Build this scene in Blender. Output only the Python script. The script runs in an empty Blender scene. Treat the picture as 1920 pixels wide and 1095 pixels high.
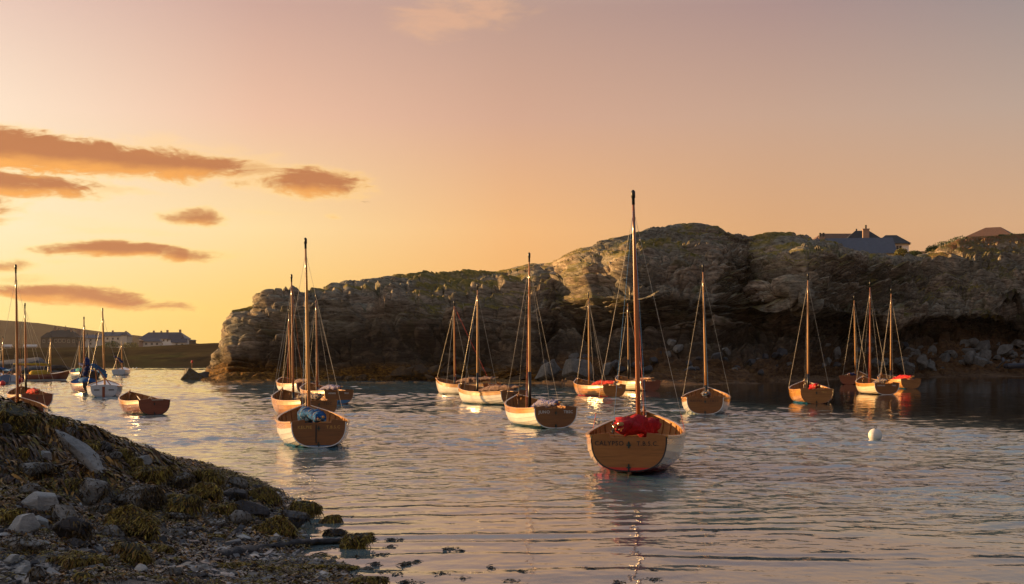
import bpy, bmesh, math, random
import numpy as np
from mathutils import Vector, Matrix

D = bpy.data
S = bpy.context.scene
COL = S.collection
R = math.radians
random.seed(7)
RNG = np.random.default_rng(11)

# ------------------------------------------------------------------ camera
F, HZ, CH = 2667.0, 664.0, 2.1          # focal length and horizon in photo pixels, eye height in metres
cam = D.cameras.new("camera")
cam.sensor_width = 36.0
cam.lens = F / 1920 * 36
cam.shift_y = (HZ - 547.5) / 1920
cam.clip_start = 0.1
cam.clip_end = 20000
co = D.objects.new("camera", cam)
co.location = (0, 0, CH)
co.rotation_euler = (R(90), 0, 0)
COL.objects.link(co)
S.camera = co

SUN_AZ, SUN_EL = -66.0, 7.0
SUN_STRENGTH = 5.0
SUN_COLOR = (1.0, 0.59, 0.23)
EXPOSURE = 1.1
SKY = 0.4665                                # sky strength that goes with that exposure

vs = S.view_settings
vs.view_transform = 'Standard'
vs.look = 'None'
vs.exposure = EXPOSURE
vs.gamma = 1
vs.use_curve_mapping = False


# ------------------------------------------------------------------ node helpers
def lin(r, g, b):
    f = lambda c: (c / 255 / 12.92) if c / 255 <= 0.04045 else ((c / 255 + 0.055) / 1.055) ** 2.4
    return (f(r), f(g), f(b), 1.0)


def nd(nt, kind, ins=None, **props):
    n = nt.nodes.new(kind)
    for k, v in props.items():
        setattr(n, k, v)
    for k, v in (ins or {}).items():
        s = n.inputs[k]
        if isinstance(v, bpy.types.NodeSocket):
            nt.links.new(v, s)
        else:
            s.default_value = v
    return n


def mth(nt, op, a, b=None, c=None, clamp=False):
    ins = {0: a}
    if b is not None: ins[1] = b
    if c is not None: ins[2] = c
    return nd(nt, 'ShaderNodeMath', ins, operation=op, use_clamp=clamp).outputs[0]


def mixc(nt, fac, a, b, mode='MIX'):
    n = nd(nt, 'ShaderNodeMix', {0: fac, 6: a, 7: b}, data_type='RGBA', blend_type=mode)
    return n.outputs[2]


def sstep(nt, x, lo, hi):
    n = nd(nt, 'ShaderNodeMapRange', {0: x, 1: lo, 2: hi, 3: 0.0, 4: 1.0}, interpolation_type='SMOOTHSTEP')
    return n.outputs[0]


def ramp(nt, fac, stops, interp='LINEAR'):
    n = nd(nt, 'ShaderNodeValToRGB', {0: fac})
    cr = n.color_ramp
    cr.interpolation = interp
    while len(cr.elements) < len(stops):
        cr.elements.new(0.5)
    for e, (p, c) in zip(cr.elements, stops):
        e.position = p
        e.color = c if len(c) == 4 else (*c, 1)
    return n.outputs[0]


def noise(nt, vec, scale, detail=3.0, rough=0.5, dist=0.0):
    return nd(nt, 'ShaderNodeTexNoise', {'Vector': vec, 'Scale': scale, 'Detail': detail, 'Roughness': rough, 'Distortion': dist}).outputs[0]


def mapping(nt, vec, scale=(1, 1, 1), rot=(0, 0, 0), loc=(0, 0, 0)):
    return nd(nt, 'ShaderNodeMapping', {'Vector': vec, 'Scale': scale, 'Rotation': rot, 'Location': loc}).outputs[0]


# ------------------------------------------------------------------ sky
W = D.worlds.new("World")
S.world = W
W.use_nodes = True
wt = W.node_tree
wt.nodes.clear()
tc = nd(wt, 'ShaderNodeTexCoord')
dirv = nd(wt, 'ShaderNodeVectorMath', {0: tc.outputs['Generated']}, operation='NORMALIZE').outputs[0]
sep = nd(wt, 'ShaderNodeSeparateXYZ', {0: dirv})
dx, dy, dz = sep.outputs
az = mth(wt, 'ARCTAN2', dx, dy)
hor = mth(wt, 'SQRT', mth(wt, 'ADD', mth(wt, 'MULTIPLY', dx, dx), mth(wt, 'MULTIPLY', dy, dy)))
tane = mth(wt, 'DIVIDE', dz, mth(wt, 'MAXIMUM', hor, 0.001))
# azimuth away from the sun, 0..1 for 0..180 degrees
dd = mth(wt, 'ARCCOSINE', mth(wt, 'COSINE', mth(wt, 'SUBTRACT', az, R(SUN_AZ))))
dd = mth(wt, 'DIVIDE', dd, math.pi)
P = lambda deg: (deg if deg in (0, 180) else deg + 16) / 180.0
LEV = [
    (0.00, [(0, (255, 236, 170)), (30, (255, 224, 138)), (40, (254, 200, 100)), (50, (242, 172, 92)), (60.4, (222, 158, 98)), (70, (206, 150, 104)), (180, (122, 108, 108))]),
    (0.030, [(0, (255, 240, 190)), (30, (255, 229, 148)), (40, (255, 208, 114)), (50, (246, 178, 98)), (60.4, (224, 162, 104)), (70, (210, 156, 112)), (180, (124, 109, 111))]),
    (0.087, [(0, (255, 246, 222)), (30, (255, 237, 196)), (40, (255, 222, 163)), (50, (245, 187, 126)), (60.4, (220, 169, 122)), (70, (214, 170, 130)), (180, (122, 109, 113))]),
    (0.165, [(0, (255, 240, 224)), (30, (254, 228, 202)), (40, (238, 193, 165)), (50, (214, 170, 145)), (60.4, (200, 165, 143)), (70, (188, 164, 148)), (180, (114, 108, 114))]),
    (0.242, [(0, (250, 226, 214)), (30, (231, 199, 184)), (40, (207, 169, 155)), (50, (188, 155, 142)), (60.4, (173, 145, 140)), (70, (157, 144, 143)), (180, (104, 104, 114))]),
    (0.60, [(0, (228, 224, 226)), (30, (222, 222, 228)), (70, (200, 208, 222)), (180, (127, 137, 155))]),
    (1.60, [(0, (112, 120, 142)), (180, (73, 82, 101))]),
]
sky = None
for i, (lv, st) in enumerate(LEV):
    c = ramp(wt, dd, [(P(a), lin(*col)) for a, col in st], 'B_SPLINE' if False else 'LINEAR')
    if sky is None:
        sky = c
    else:
        f = nd(wt, 'ShaderNodeMapRange', {0: tane, 1: LEV[i - 1][0], 2: lv, 3: 0.0, 4: 1.0}).outputs[0]
        sky = mixc(wt, f, sky, c)

# clouds: direction-space banks of cloud, broken up by noise
uv = nd(wt, 'ShaderNodeCombineXYZ', {0: az, 1: tane, 2: 0.0}).outputs[0]
n1 = noise(wt, mapping(wt, uv, (1, 3.2, 1)), 15, 9, 0.66, 1.0)
n2 = noise(wt, mapping(wt, uv, (1, 2.8, 1), loc=(3, 1, 0)), 42, 8, 0.66, 0.8)
nn = mth(wt, 'SUBTRACT', mth(wt, 'ADD', mth(wt, 'MULTIPLY', n1, 1.5), mth(wt, 'MULTIPLY', n2, 0.8)), 1.15)


wa = mth(wt, 'MULTIPLY_ADD', mth(wt, 'SUBTRACT', noise(wt, mapping(wt, uv, (1, 2.2, 1), loc=(7, 3, 0)), 9, 5, 0.6), 0.5), 0.075, az)
we = mth(wt, 'MULTIPLY_ADD', mth(wt, 'SUBTRACT', noise(wt, mapping(wt, uv, (1, 2.2, 1), loc=(1, 9, 0)), 11, 5, 0.6), 0.5), 0.022, tane)


def sky_uv(px, py):
    a = math.atan((px - 960) / F)
    return a, (HZ - py) / F * math.cos(a)


CLOUDS = [  # px, py, half width, half height, slope, weight, wispiness
    (70, 286, 330, 46, 0.05, 1.3, 0.9), (285, 306, 190, 40, 0.02, 1.15, 0.9), (50, 346, 190, 31, 0.0, 1.15, 0.85),
    (560, 346, 135, 34, 0.02, 1.05, 0.85), (430, 316, 150, 26, 0.08, 0.62, 1.1), (360, 404, 64, 19, 0.0, 0.85, 0.7), (248, 472, 190, 20, -0.02, 1.0, 0.65),
    (120, 554, 270, 23, 0.06, 1.0, 0.65), (-10, 497, 80, 15, 0, 0.8, 0.6), (20, 523, 110, 12, 0, 0.55, 0.6),
    (865, 34, 150, 50, -0.10, 0.62, 1.1), (330, 276, 200, 30, 0.1, 0.36, 1.2), (-220, 380, 260, 46, 0.0, 1.1, 0.9), (-600, 300, 300, 60, 0.0, 1.0, 0.9),
    (240, 358, 90, 11, 0, 0.5, .7), (200, 430, 160, 11, 0, 0.30, .9), (628, 402, 20, 7, 0, 0.5, .6), (640, 352, 60, 10, 0, .35, .8), (120, 415, 200, 14, 0, .2, 1.0),
]
dens = None
under = None
for (px, py, hw, hh, sl, wgt, wi) in CLOUDS:
    u0, v0 = sky_uv(px, py)
    ru, rv = hw / F, hh / F
    a = mth(wt, 'SUBTRACT', wa, u0)
    b = mth(wt, 'SUBTRACT', mth(wt, 'SUBTRACT', we, v0), mth(wt, 'MULTIPLY', a, -sl))
    q = mth(wt, 'ADD', mth(wt, 'POWER', mth(wt, 'ABSOLUTE', mth(wt, 'DIVIDE', a, ru)), 2.0),
            mth(wt, 'POWER', mth(wt, 'ABSOLUTE', mth(wt, 'DIVIDE', b, rv)), 2.0))
    m = mth(wt, 'MULTIPLY_ADD', nn, wi * 1.7, mth(wt, 'SUBTRACT', 1.0, q))
    d_ = mth(wt, 'MULTIPLY', sstep(wt, m, -0.35, 1.15), wgt)
    un = mth(wt, 'MULTIPLY', d_, sstep(wt, mth(wt, 'DIVIDE', b, rv), 0.35, -0.75))
    dens = d_ if dens is None else mth(wt, 'MAXIMUM', dens, d_)
    under = un if under is None else mth(wt, 'MAXIMUM', under, un)
# faint torn streaks between the banks
stk = noise(wt, mapping(wt, uv, (1, 7.5, 1), loc=(2, 5, 0)), 9, 7, 0.62, 0.5)
veil = mth(wt, 'MULTIPLY', sstep(wt, stk, 0.54, 0.74), mth(wt, 'MULTIPLY', sstep(wt, az, -0.02, -0.26), mth(wt, 'MULTIPLY', sstep(wt, tane, 0.17, 0.13), sstep(wt, tane, 0.02, 0.05))))
dens = mth(wt, 'MAXIMUM', dens, mth(wt, 'MULTIPLY', veil, 0.42))
thin = sstep(wt, dens, 0.0, 0.75)
thick = sstep(wt, dens, 0.30, 0.95)
body = mixc(wt, sstep(wt, mth(wt, 'MULTIPLY_ADD', nn, -0.42, under), 0.15, 0.95), lin(194, 127, 84), lin(252, 176, 92))
body = mixc(wt, sstep(wt, tane, 0.19, 0.225), body, lin(230, 178, 146))
glow = mixc(wt, 0.75, sky, mixc(wt, 1.0, sky, (1.30, 1.22, 0.98, 1), 'MULTIPLY'))
glow = mixc(wt, mth(wt, 'MULTIPLY', sstep(wt, tane, 0.21, 0.14), 0.55), glow, lin(255, 212, 128))
ccol = mixc(wt, thick, glow, body)
skyc = mixc(wt, thin, sky, ccol)

nish = nd(wt, 'ShaderNodeTexSky', sky_type='NISHITA', sun_disc=False)
nish.sun_elevation = R(SUN_EL)
nish.sun_rotation = R(SUN_AZ)
bg1 = nd(wt, 'ShaderNodeBackground', {'Color': skyc, 'Strength': SKY})
bg2 = nd(wt, 'ShaderNodeBackground', {'Color': nish.outputs[0], 'Strength': 0.06 * SKY / 0.4665})
hi = mth(wt, 'MULTIPLY', sstep(wt, tane, 0.5, 1.6), 0.25)
msh = nd(wt, 'ShaderNodeMixShader', {0: hi, 1: bg1.outputs[0], 2: bg2.outputs[0]})
nd(wt, 'ShaderNodeOutputWorld', {'Surface': msh.outputs[0]})

# ------------------------------------------------------------------ sun
sun = D.lights.new("sun", 'SUN')
sun.energy = SUN_STRENGTH
sun.color = SUN_COLOR
sun.angle = R(0.6)
so = D.objects.new("sun", sun)
COL.objects.link(so)
sd = Vector((math.sin(R(SUN_AZ)) * math.cos(R(SUN_EL)), math.cos(R(SUN_AZ)) * math.cos(R(SUN_EL)), math.sin(R(SUN_EL))))
so.rotation_euler = sd.to_track_quat('Z', 'Y').to_euler()
so.location = sd * 200


# ------------------------------------------------------------------ scene helpers
def at(px, py, Y):
    return Vector(((px - 960) / F * Y, Y, CH + (HZ - py) / F * Y))


def wl(py):                      # distance at which the water surface shows at photo row py
    return CH * F / (py - HZ)


def tag(o, label=None, cat=None, group=None, kind=None):
    if label: o['label'] = label
    if cat: o['category'] = cat
    if group: o['group'] = group
    if kind: o['kind'] = kind
    return o


def empty(name, loc=(0, 0, 0), rz=0.0, label=None, cat=None, group=None):
    o = D.objects.new(name, None)
    o.location = loc
    o.rotation_euler = (0, 0, rz)
    COL.objects.link(o)
    return tag(o, label, cat, group)


def link(name, me, mats=None, parent=None, loc=None):
    o = D.objects.new(name, me)
    COL.objects.link(o)
    if parent is not None: o.parent = parent
    if loc is not None: o.location = loc
    if mats is not None:
        if not isinstance(mats, (list, tuple)): mats = [mats]
        if len(me.materials) < len(mats):
            for m in mats[len(me.materials):]: me.materials.append(m)
        for i, m in enumerate(mats):
            if me.materials[i] != m:
                o.material_slots[i].link = 'OBJECT'
                o.material_slots[i].material = m
    return o


def big_mesh(name, V, Q, smooth=True):
    me = D.meshes.new(name)
    V = np.asarray(V, np.float32)
    Q = np.asarray(Q, np.int32)
    k = Q.shape[1]
    me.vertices.add(len(V))
    me.vertices.foreach_set('co', V.ravel())
    me.loops.add(Q.size)
    me.loops.foreach_set('vertex_index', Q.ravel())
    me.polygons.add(len(Q))
    me.polygons.foreach_set('loop_start', np.arange(0, Q.size, k, dtype=np.int32))
    me.update(calc_edges=True)
    me.polygons.foreach_set('use_smooth', np.full(len(Q), smooth))
    return me


def small_mesh(name, V, Fs, smooth=False, mi=None):
    me = D.meshes.new(name)
    me.from_pydata([tuple(v) for v in V], [], Fs)
    if mi is not None:
        me.polygons.foreach_set('material_index', mi)
    if smooth:
        me.polygons.foreach_set('use_smooth', [True] * len(me.polygons))
    me.update()
    return me


class MB:
    """collects simple shapes for one mesh"""
    def __init__(s): s.V, s.F = [], []

    def add(s, V, Fs):
        k = len(s.V)
        s.V += [tuple(v) for v in V]
        s.F += [tuple(i + k for i in f) for f in Fs]

    def box(s, c, d, M=None):
        x, y, z = d[0] / 2, d[1] / 2, d[2] / 2
        V = [Vector((sx * x, sy * y, sz * z)) for sz in (-1, 1) for sy in (-1, 1) for sx in (-1, 1)]
        if M is not None: V = [M @ v for v in V]
        s.add([v + Vector(c) for v in V], [(0, 2, 3, 1), (4, 5, 7, 6), (0, 1, 5, 4), (2, 6, 7, 3), (0, 4, 6, 2), (1, 3, 7, 5)])

    def tube(s, pts, rad, n=8, cap=True, squash=1.0):
        pts = [Vector(p) for p in pts]
        rad = rad if isinstance(rad, (list, tuple)) else [rad] * len(pts)
        rings = []
        up = Vector((0, 0, 1))
        for i, p in enumerate(pts):
            t = (pts[min(i + 1, len(pts) - 1)] - pts[max(i - 1, 0)])
            t = t.normalized() if t.length > 1e-9 else Vector((0, 1, 0))
            a = t.cross(up)
            if a.length < 0.05: a = t.cross(Vector((0, 1, 0)))
            a.normalize()
            b = a.cross(t).normalized()
            rings.append([p + a * math.cos(2 * math.pi * k / n) * rad[i] + b * math.sin(2 * math.pi * k / n) * rad[i] * squash for k in range(n)])
        V = [v for r in rings for v in r]
        Fs = [(i * n + k, i * n + (k + 1) % n, (i + 1) * n + (k + 1) % n, (i + 1) * n + k) for i in range(len(pts) - 1) for k in range(n)]
        if cap:
            Fs.append(tuple(range(n))[::-1])
            Fs.append(tuple((len(pts) - 1) * n + k for k in range(n)))
        s.add(V, Fs)

    def ball(s, c, r, n=12, m=8, sc=(1, 1, 1)):
        V, Fs = [], []
        for j in range(m + 1):
            th = math.pi * j / m
            for i in range(n):
                ph = 2 * math.pi * i / n
                V.append((c[0] + r * sc[0] * math.sin(th) * math.cos(ph), c[1] + r * sc[1] * math.sin(th) * math.sin(ph), c[2] + r * sc[2] * math.cos(th)))
        for j in range(m):
            for i in range(n):
                Fs.append((j * n + i, (j + 1) * n + i, (j + 1) * n + (i + 1) % n, j * n + (i + 1) % n))
        s.add(V, Fs)

    def mesh(s, name, smooth=False):
        return small_mesh(name, s.V, s.F, smooth)

    def build(s, name, mats, parent=None, smooth=False, loc=None):
        return link(name, s.mesh(name, smooth), mats, parent, loc)


# ------------------------------------------------------------------ numpy noise
PERM = np.concatenate([np.random.default_rng(3).permutation(256)] * 2).astype(np.int32)
PV = np.random.default_rng(4).random(256).astype(np.float32)


def hash3(ix, iy, iz):
    return PV[PERM[(PERM[(PERM[ix & 255] + iy) & 255] + iz) & 255]]


def vnoise(x, y, z):
    ix, iy, iz = (np.floor(a).astype(np.int32) for a in (x, y, z))
    fx, fy, fz = x - ix, y - iy, z - iz
    u, v, w = (f * f * (3 - 2 * f) for f in (fx, fy, fz))
    def L(a, b, t): return a + (b - a) * t
    r = [[L(hash3(ix, iy + j, iz + k), hash3(ix + 1, iy + j, iz + k), u) for j in (0, 1)] for k in (0, 1)]
    return L(L(r[0][0], r[0][1], v), L(r[1][0], r[1][1], v), w)


def fbm(x, y, z, octv=4, gain=0.5):
    t, a, n = 0.0, 1.0, 0.0
    for i in range(octv):
        t = t + a * vnoise(x * 2 ** i + 17.3 * i, y * 2 ** i + 5.1 * i, z * 2 ** i + 9.7 * i)
        n += a
        a *= gain
    return t / n


def smooth01(x): x = np.clip(x, 0, 1); return x * x * (3 - 2 * x)


# ------------------------------------------------------------------ materials
def new_mat(name):
    m = D.materials.new(name)
    m.use_nodes = True
    nt = m.node_tree
    nt.nodes.clear()
    b = nd(nt, 'ShaderNodeBsdfPrincipled')
    nd(nt, 'ShaderNodeOutputMaterial', {'Surface': b.outputs[0]})
    return m, nt, b


def setp(nt, b, **kw):
    for k, v in kw.items():
        s = b.inputs[k.replace('_', ' ')]
        if isinstance(v, bpy.types.NodeSocket): nt.links.new(v, s)
        else: s.default_value = v


def objco(nt): return nd(nt, 'ShaderNodeTexCoord').outputs['Object']


def plain(name, c, rough=0.5, metal=0.0, var=0.25, scale=9.0):
    m, nt, b = new_mat(name)
    n = noise(nt, objco(nt), scale, 4)
    d = tuple(x * (1 - var) for x in c)
    u = tuple(min(1, x * (1 + var * 0.7)) for x in c)
    setp(nt, b, Base_Color=ramp(nt, n, [(0.3, d), (0.7, u)]), Roughness=rough, Metallic=metal)
    return m


def wood_nodes(nt, c, along=(9, 0.9, 30)):
    g = noise(nt, mapping(nt, objco(nt), along), 1.6, 5, 0.65, 0.8)
    big = noise(nt, objco(nt), 1.3, 2)
    k = ramp(nt, g, [(0.25, tuple(x * 0.55 for x in c)), (0.5, c), (0.78, tuple(x * 1.35 for x in c))])
    return mixc(nt, sstep(nt, big, 0.35, 0.75), k, (c[0] * 0.72, c[1] * 0.62, c[2] * 0.55, 1)), g


def wood(name, c, rough=0.26, along=(9, 0.9, 30), coat=0.3):
    m, nt, b = new_mat(name)
    col, g = wood_nodes(nt, c, along)
    bp = nd(nt, 'ShaderNodeBump', {'Height': g, 'Strength': 0.12, 'Distance': 0.004})
    setp(nt, b, Base_Color=col, Roughness=rough, Coat_Weight=coat, Coat_Roughness=0.12, Normal=bp.outputs[0])
    return m


AMBER, OAK, MAHOG = (0.52, 0.25, 0.062), (0.24, 0.085, 0.018), (0.22, 0.048, 0.018)
HULLS = {}


def hull_mat(kind, bottom, line=0.05):
    """outside of a hull: varnish or paint above the water line, antifouling below it"""
    key = (kind, bottom, line)
    if key in HULLS: return HULLS[key]
    m, nt, b = new_mat('hull_' + kind)
    oc = objco(nt)
    if kind in ('white', 'cream', 'grey', 'blue', 'dark', 'paleblue', 'blond'):
        c = {'white': (0.76, 0.70, 0.60), 'cream': (0.70, 0.58, 0.40), 'grey': (0.5, 0.52, 0.55), 'blue': (0.05, 0.19, 0.36), 'dark': (0.02, 0.025, 0.05), 'paleblue': (0.38, 0.47, 0.55), 'blond': (0.60, 0.40, 0.21)}[kind]
        n = noise(nt, mapping(nt, oc, (6, 1.2, 6)), 2.0, 4)
        top = ramp(nt, n, [(0.25, tuple(x * 0.82 for x in c)), (0.7, c)])
        rough = 0.24
    else:
        top, g = wood_nodes(nt, {'amber': AMBER, 'oak': OAK, 'mahogany': MAHOG}[kind], (9, 0.9, 14))
        rough = 0.2
    z = nd(nt, 'ShaderNodeSeparateXYZ', {0: oc}).outputs[2]
    zz = mth(nt, 'MULTIPLY_ADD', noise(nt, oc, 9, 3), 0.012, z)
    stain = mixc(nt, sstep(nt, zz, line + 0.13, line), top, mixc(nt, 0.5, top, (0.10, 0.07, 0.03, 1)))
    col = mixc(nt, sstep(nt, zz, line + 0.004, line - 0.002), stain, (*bottom, 1))
    setp(nt, b, Base_Color=col, Roughness=rough, Coat_Weight=0.6, Coat_Roughness=0.14)
    HULLS[key] = m
    return m


M = {}
M['varnish'] = wood('varnished_wood', AMBER)
M['oak'] = wood('oiled_oak', OAK, 0.32)
TRW = (0.9, 9, 12)
for k_, c_ in (('varnish', (.36, .15, .034)), ('oak', OAK), ('mahogany', MAHOG)):
    M['stern_' + k_] = wood('stern_' + k_, tuple(x * .85 for x in c_), 0.3, TRW, 0.2)
M['inside'] = wood('varnished_inside_planking', (0.42, 0.20, 0.07), 0.3)
M['mahogany'] = wood('red_mahogany', MAHOG, 0.24)
M['mast'] = wood('mast_spruce', (0.52, 0.25, 0.07), 0.2, (20, 20, 0.8))
M['mast_dark'] = wood('mast_dark_varnish', (0.33, 0.11, 0.03), 0.2, (20, 20, 0.8))
M['black'] = plain('black_paint', (0.012, 0.011, 0.011), 0.4)
M['whitepaint'] = plain('white_paint', (0.78, 0.76, 0.72), 0.3, var=0.1)
M['wire'] = plain('stay_wire', (0.42, 0.36, 0.28), 0.4, 0.3)
M['rope'] = plain('pale_rope', (0.55, 0.47, 0.36), 0.8)
M['rope_red'] = plain('red_rope', (0.55, 0.03, 0.03), 0.7)
M['rope_blue'] = plain('blue_rope', (0.12, 0.32, 0.55), 0.7)
M['rope_orange'] = plain('orange_rope', (0.75, 0.22, 0.05), 0.7)
M['fitting'] = plain('bronze_fitting', (0.03, 0.055, 0.055), 0.4, 0.6)
M['letter_dark'] = plain('dark_lettering', (0.015, 0.01, 0.008), 0.5)
M['letter_white'] = plain('white_lettering', (0.62, 0.60, 0.55), 0.5, var=0.05)
M['letter_gold'] = plain('gold_lettering', (0.55, 0.30, 0.06), 0.4, var=0.1)


def cloth(name, c1, c2, stripe=0.5):
    m, nt, b = new_mat(name)
    oc = objco(nt)
    n = noise(nt, oc, 7, 4, 0.6, 0.8)
    fold = noise(nt, mapping(nt, oc, (3, 9, 3)), 4, 3, 0.6, 0.6)
    col = mixc(nt, sstep(nt, n, stripe - 0.06, stripe + 0.06), (*c1, 1), (*c2, 1))
    bp = nd(nt, 'ShaderNodeBump', {'Height': fold, 'Strength': 1.0, 'Distance': 0.06})
    setp(nt, b, Base_Color=col, Roughness=0.85, Normal=bp.outputs[0], Specular_IOR_Level=0.15)
    return m


M['sail_red'] = cloth('red_sail_cover', (0.50, 0.022, 0.03), (0.40, 0.016, 0.022))
M['sail_coral'] = cloth('coral_sail_cover', (0.55, 0.06, 0.045), (0.42, 0.035, 0.03))
M['sail_blue'] = cloth('blue_sail_cover', (0.015, 0.13, 0.36), (0.02, 0.06, 0.18))
M['sail_lilac'] = cloth('blue_and_lilac_sail', (0.26, 0.23, 0.33), (0.04, 0.06, 0.24), 0.53)
M['sail_tan'] = cloth('dusky_tan_sail', (0.25, 0.165, 0.14), (0.19, 0.12, 0.105))
M['sail_navy'] = cloth('navy_sail_cover', (0.012, 0.022, 0.10), (0.03, 0.05, 0.16))
M['sail_mixed'] = cloth('navy_and_cream_bundle', (0.24, 0.19, 0.16), (0.03, 0.03, 0.08), 0.5)
M['sail_yellow'] = cloth('yellow_boom_cover', (0.50, 0.33, 0.04), (0.42, 0.27, 0.03))
# ================================================================== WATER
def water_material():
    m, nt, b = new_mat('sea_water')
    pos = nd(nt, 'ShaderNodeNewGeometry').outputs['Position']
    sp = nd(nt, 'ShaderNodeSeparateXYZ', {0: pos})
    x, y = sp.outputs[0], sp.outputs[1]
    amp = nd(nt, 'ShaderNodeAttribute', attribute_name='chop').outputs['Fac']
    tiny = noise(nt, mapping(nt, pos, (1.3, 0.9, 1)), 8.0, 2.0, 0.5)
    h = mth(nt, 'MULTIPLY', mth(nt, 'MULTIPLY', tiny, 0.010), mth(nt, 'MULTIPLY_ADD', amp, 0.9, 0.05))
    bp = nd(nt, 'ShaderNodeBump', {'Height': h, 'Strength': 1.0, 'Distance': 1.0})
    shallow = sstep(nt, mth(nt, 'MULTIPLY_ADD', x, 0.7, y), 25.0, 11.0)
    cliff_dark = sstep(nt, mth(nt, 'MULTIPLY_ADD', x, 2.2, mth(nt, 'MULTIPLY', y, 0.5)), 40.0, 60.0)  # body colour painted dark where the water mirrors the cliffs
    col = mixc(nt, shallow, mixc(nt, cliff_dark, (0.085, 0.165, 0.205, 1), (0.014, 0.017, 0.018, 1)), (0.15, 0.20, 0.20, 1))
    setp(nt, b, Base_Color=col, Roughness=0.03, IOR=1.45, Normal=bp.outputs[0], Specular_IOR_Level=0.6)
    return m


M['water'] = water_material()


def water_mesh():
    """the bay: a wave surface, finer towards the beach, running out into flat sea"""
    nc = 540
    ys = [10.5]
    while ys[-1] < 236: ys.append(ys[-1] * 1.0028)
    ys = np.array(ys)
    ts = np.linspace(-.395, .395, nc)
    X = (ts[None, :] * ys[:, None]).ravel()
    Y = np.repeat(ys, nc)
    dY = Y * .0028
    patch = fbm(X / 16 + 3, Y / 9, X * 0, 3)
    near = smooth01((Y + .35 * X + 11 * (patch - .5) - 14.5) / 8)
    lee = smooth01((2.2 * X + .5 * Y + 26 * (patch - .5) - 42) / 22)
    streak = fbm(X / 3.2 + 9, Y / 2.2, X * 0 + 2, 2)
    gust = .55 + .75 * smooth01((patch - .3) / .4) * (.55 + .9 * smooth01((streak - .3) / .4))
    A = near * gust * (1 - WAVE_LEE * lee) + .17 * (1 - near)
    rw = np.random.default_rng(8)
    Z = np.zeros_like(X)
    n = 76
    for i in range(n):
        lam = .17 * (2.0 / .17) ** ((i + rw.random()) / n)
        th = R(-62) + rw.normal(0, .75)                       # travelling with the breeze, well spread
        k = 2 * math.pi / lam
        slope = WAVE_SLOPE * math.sqrt(2.0 / n) * (1.15 if lam < .8 else .75)
        Z += (slope / k) * smooth01(lam / (2.6 * dY) - .35) * np.sin(k * (X * math.cos(th) + Y * math.sin(th)) + rw.random() * 6.283)
    Z *= A
    calm = (1 - near) * .9 + .1
    wob = 1.4 * fbm(X / 4, Y / 2.5, X * 0 + 7, 2)
    g2 = smooth01((fbm(X / 2.6, Y / .9, X * 0 + 11, 2) - .42) / .2)
    C = np.zeros_like(X)
    for i in range(9):
        lam = rw.uniform(.35, 1.1)
        th = R(90) + rw.normal(0, .10)
        k = 2 * math.pi / lam
        C += (.010 / k) * smooth01(lam / (2.6 * dY) - .35) * np.sin(k * (X * math.cos(th) + (Y + wob) * math.sin(th)) + rw.random() * 6.283)
    Z += C * calm * (.25 + g2)
    edge = np.minimum(smooth01((np.tile(np.arange(nc), len(ys))) / 4), smooth01((nc - 1 - np.tile(np.arange(nc), len(ys))) / 4)) * smooth01((236 - Y) / 20) * smooth01((Y - 10.5) / .6)
    Z *= edge
    idx = np.arange(len(X)).reshape(len(ys), nc)
    Q = np.stack([idx[:-1, :-1].ravel(), idx[:-1, 1:].ravel(), idx[1:, 1:].ravel(), idx[1:, :-1].ravel()], 1)
    k0 = len(X)
    big = np.array([(-2500, -60, 0), (2500, -60, 0), (2500, 3300, 0), (-2500, 3300, 0)], float)
    c = [idx[0, 0], idx[0, -1], idx[-1, -1], idx[-1, 0]]
    Q2 = np.array([(k0, k0 + 1, c[1], c[0]), (k0 + 1, k0 + 2, c[2], c[1]), (k0 + 2, k0 + 3, c[3], c[2]), (k0 + 3, k0, c[0], c[3])])
    me = big_mesh('water', np.concatenate([np.stack([X, Y, Z], 1), big]), np.concatenate([Q, Q2]), True)
    at_ = me.attributes.new('chop', 'FLOAT', 'POINT')
    at_.data.foreach_set('value', np.concatenate([A * smooth01((90 - Y) / 60) + .05, np.full(4, .6)]).astype(np.float32))
    return me


WAVE_SLOPE, WAVE_LEE = 0.105, 0.84
tag(link('water', water_mesh(), M['water']), 'grey rippled water of the sheltered bay', kind='structure')


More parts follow.
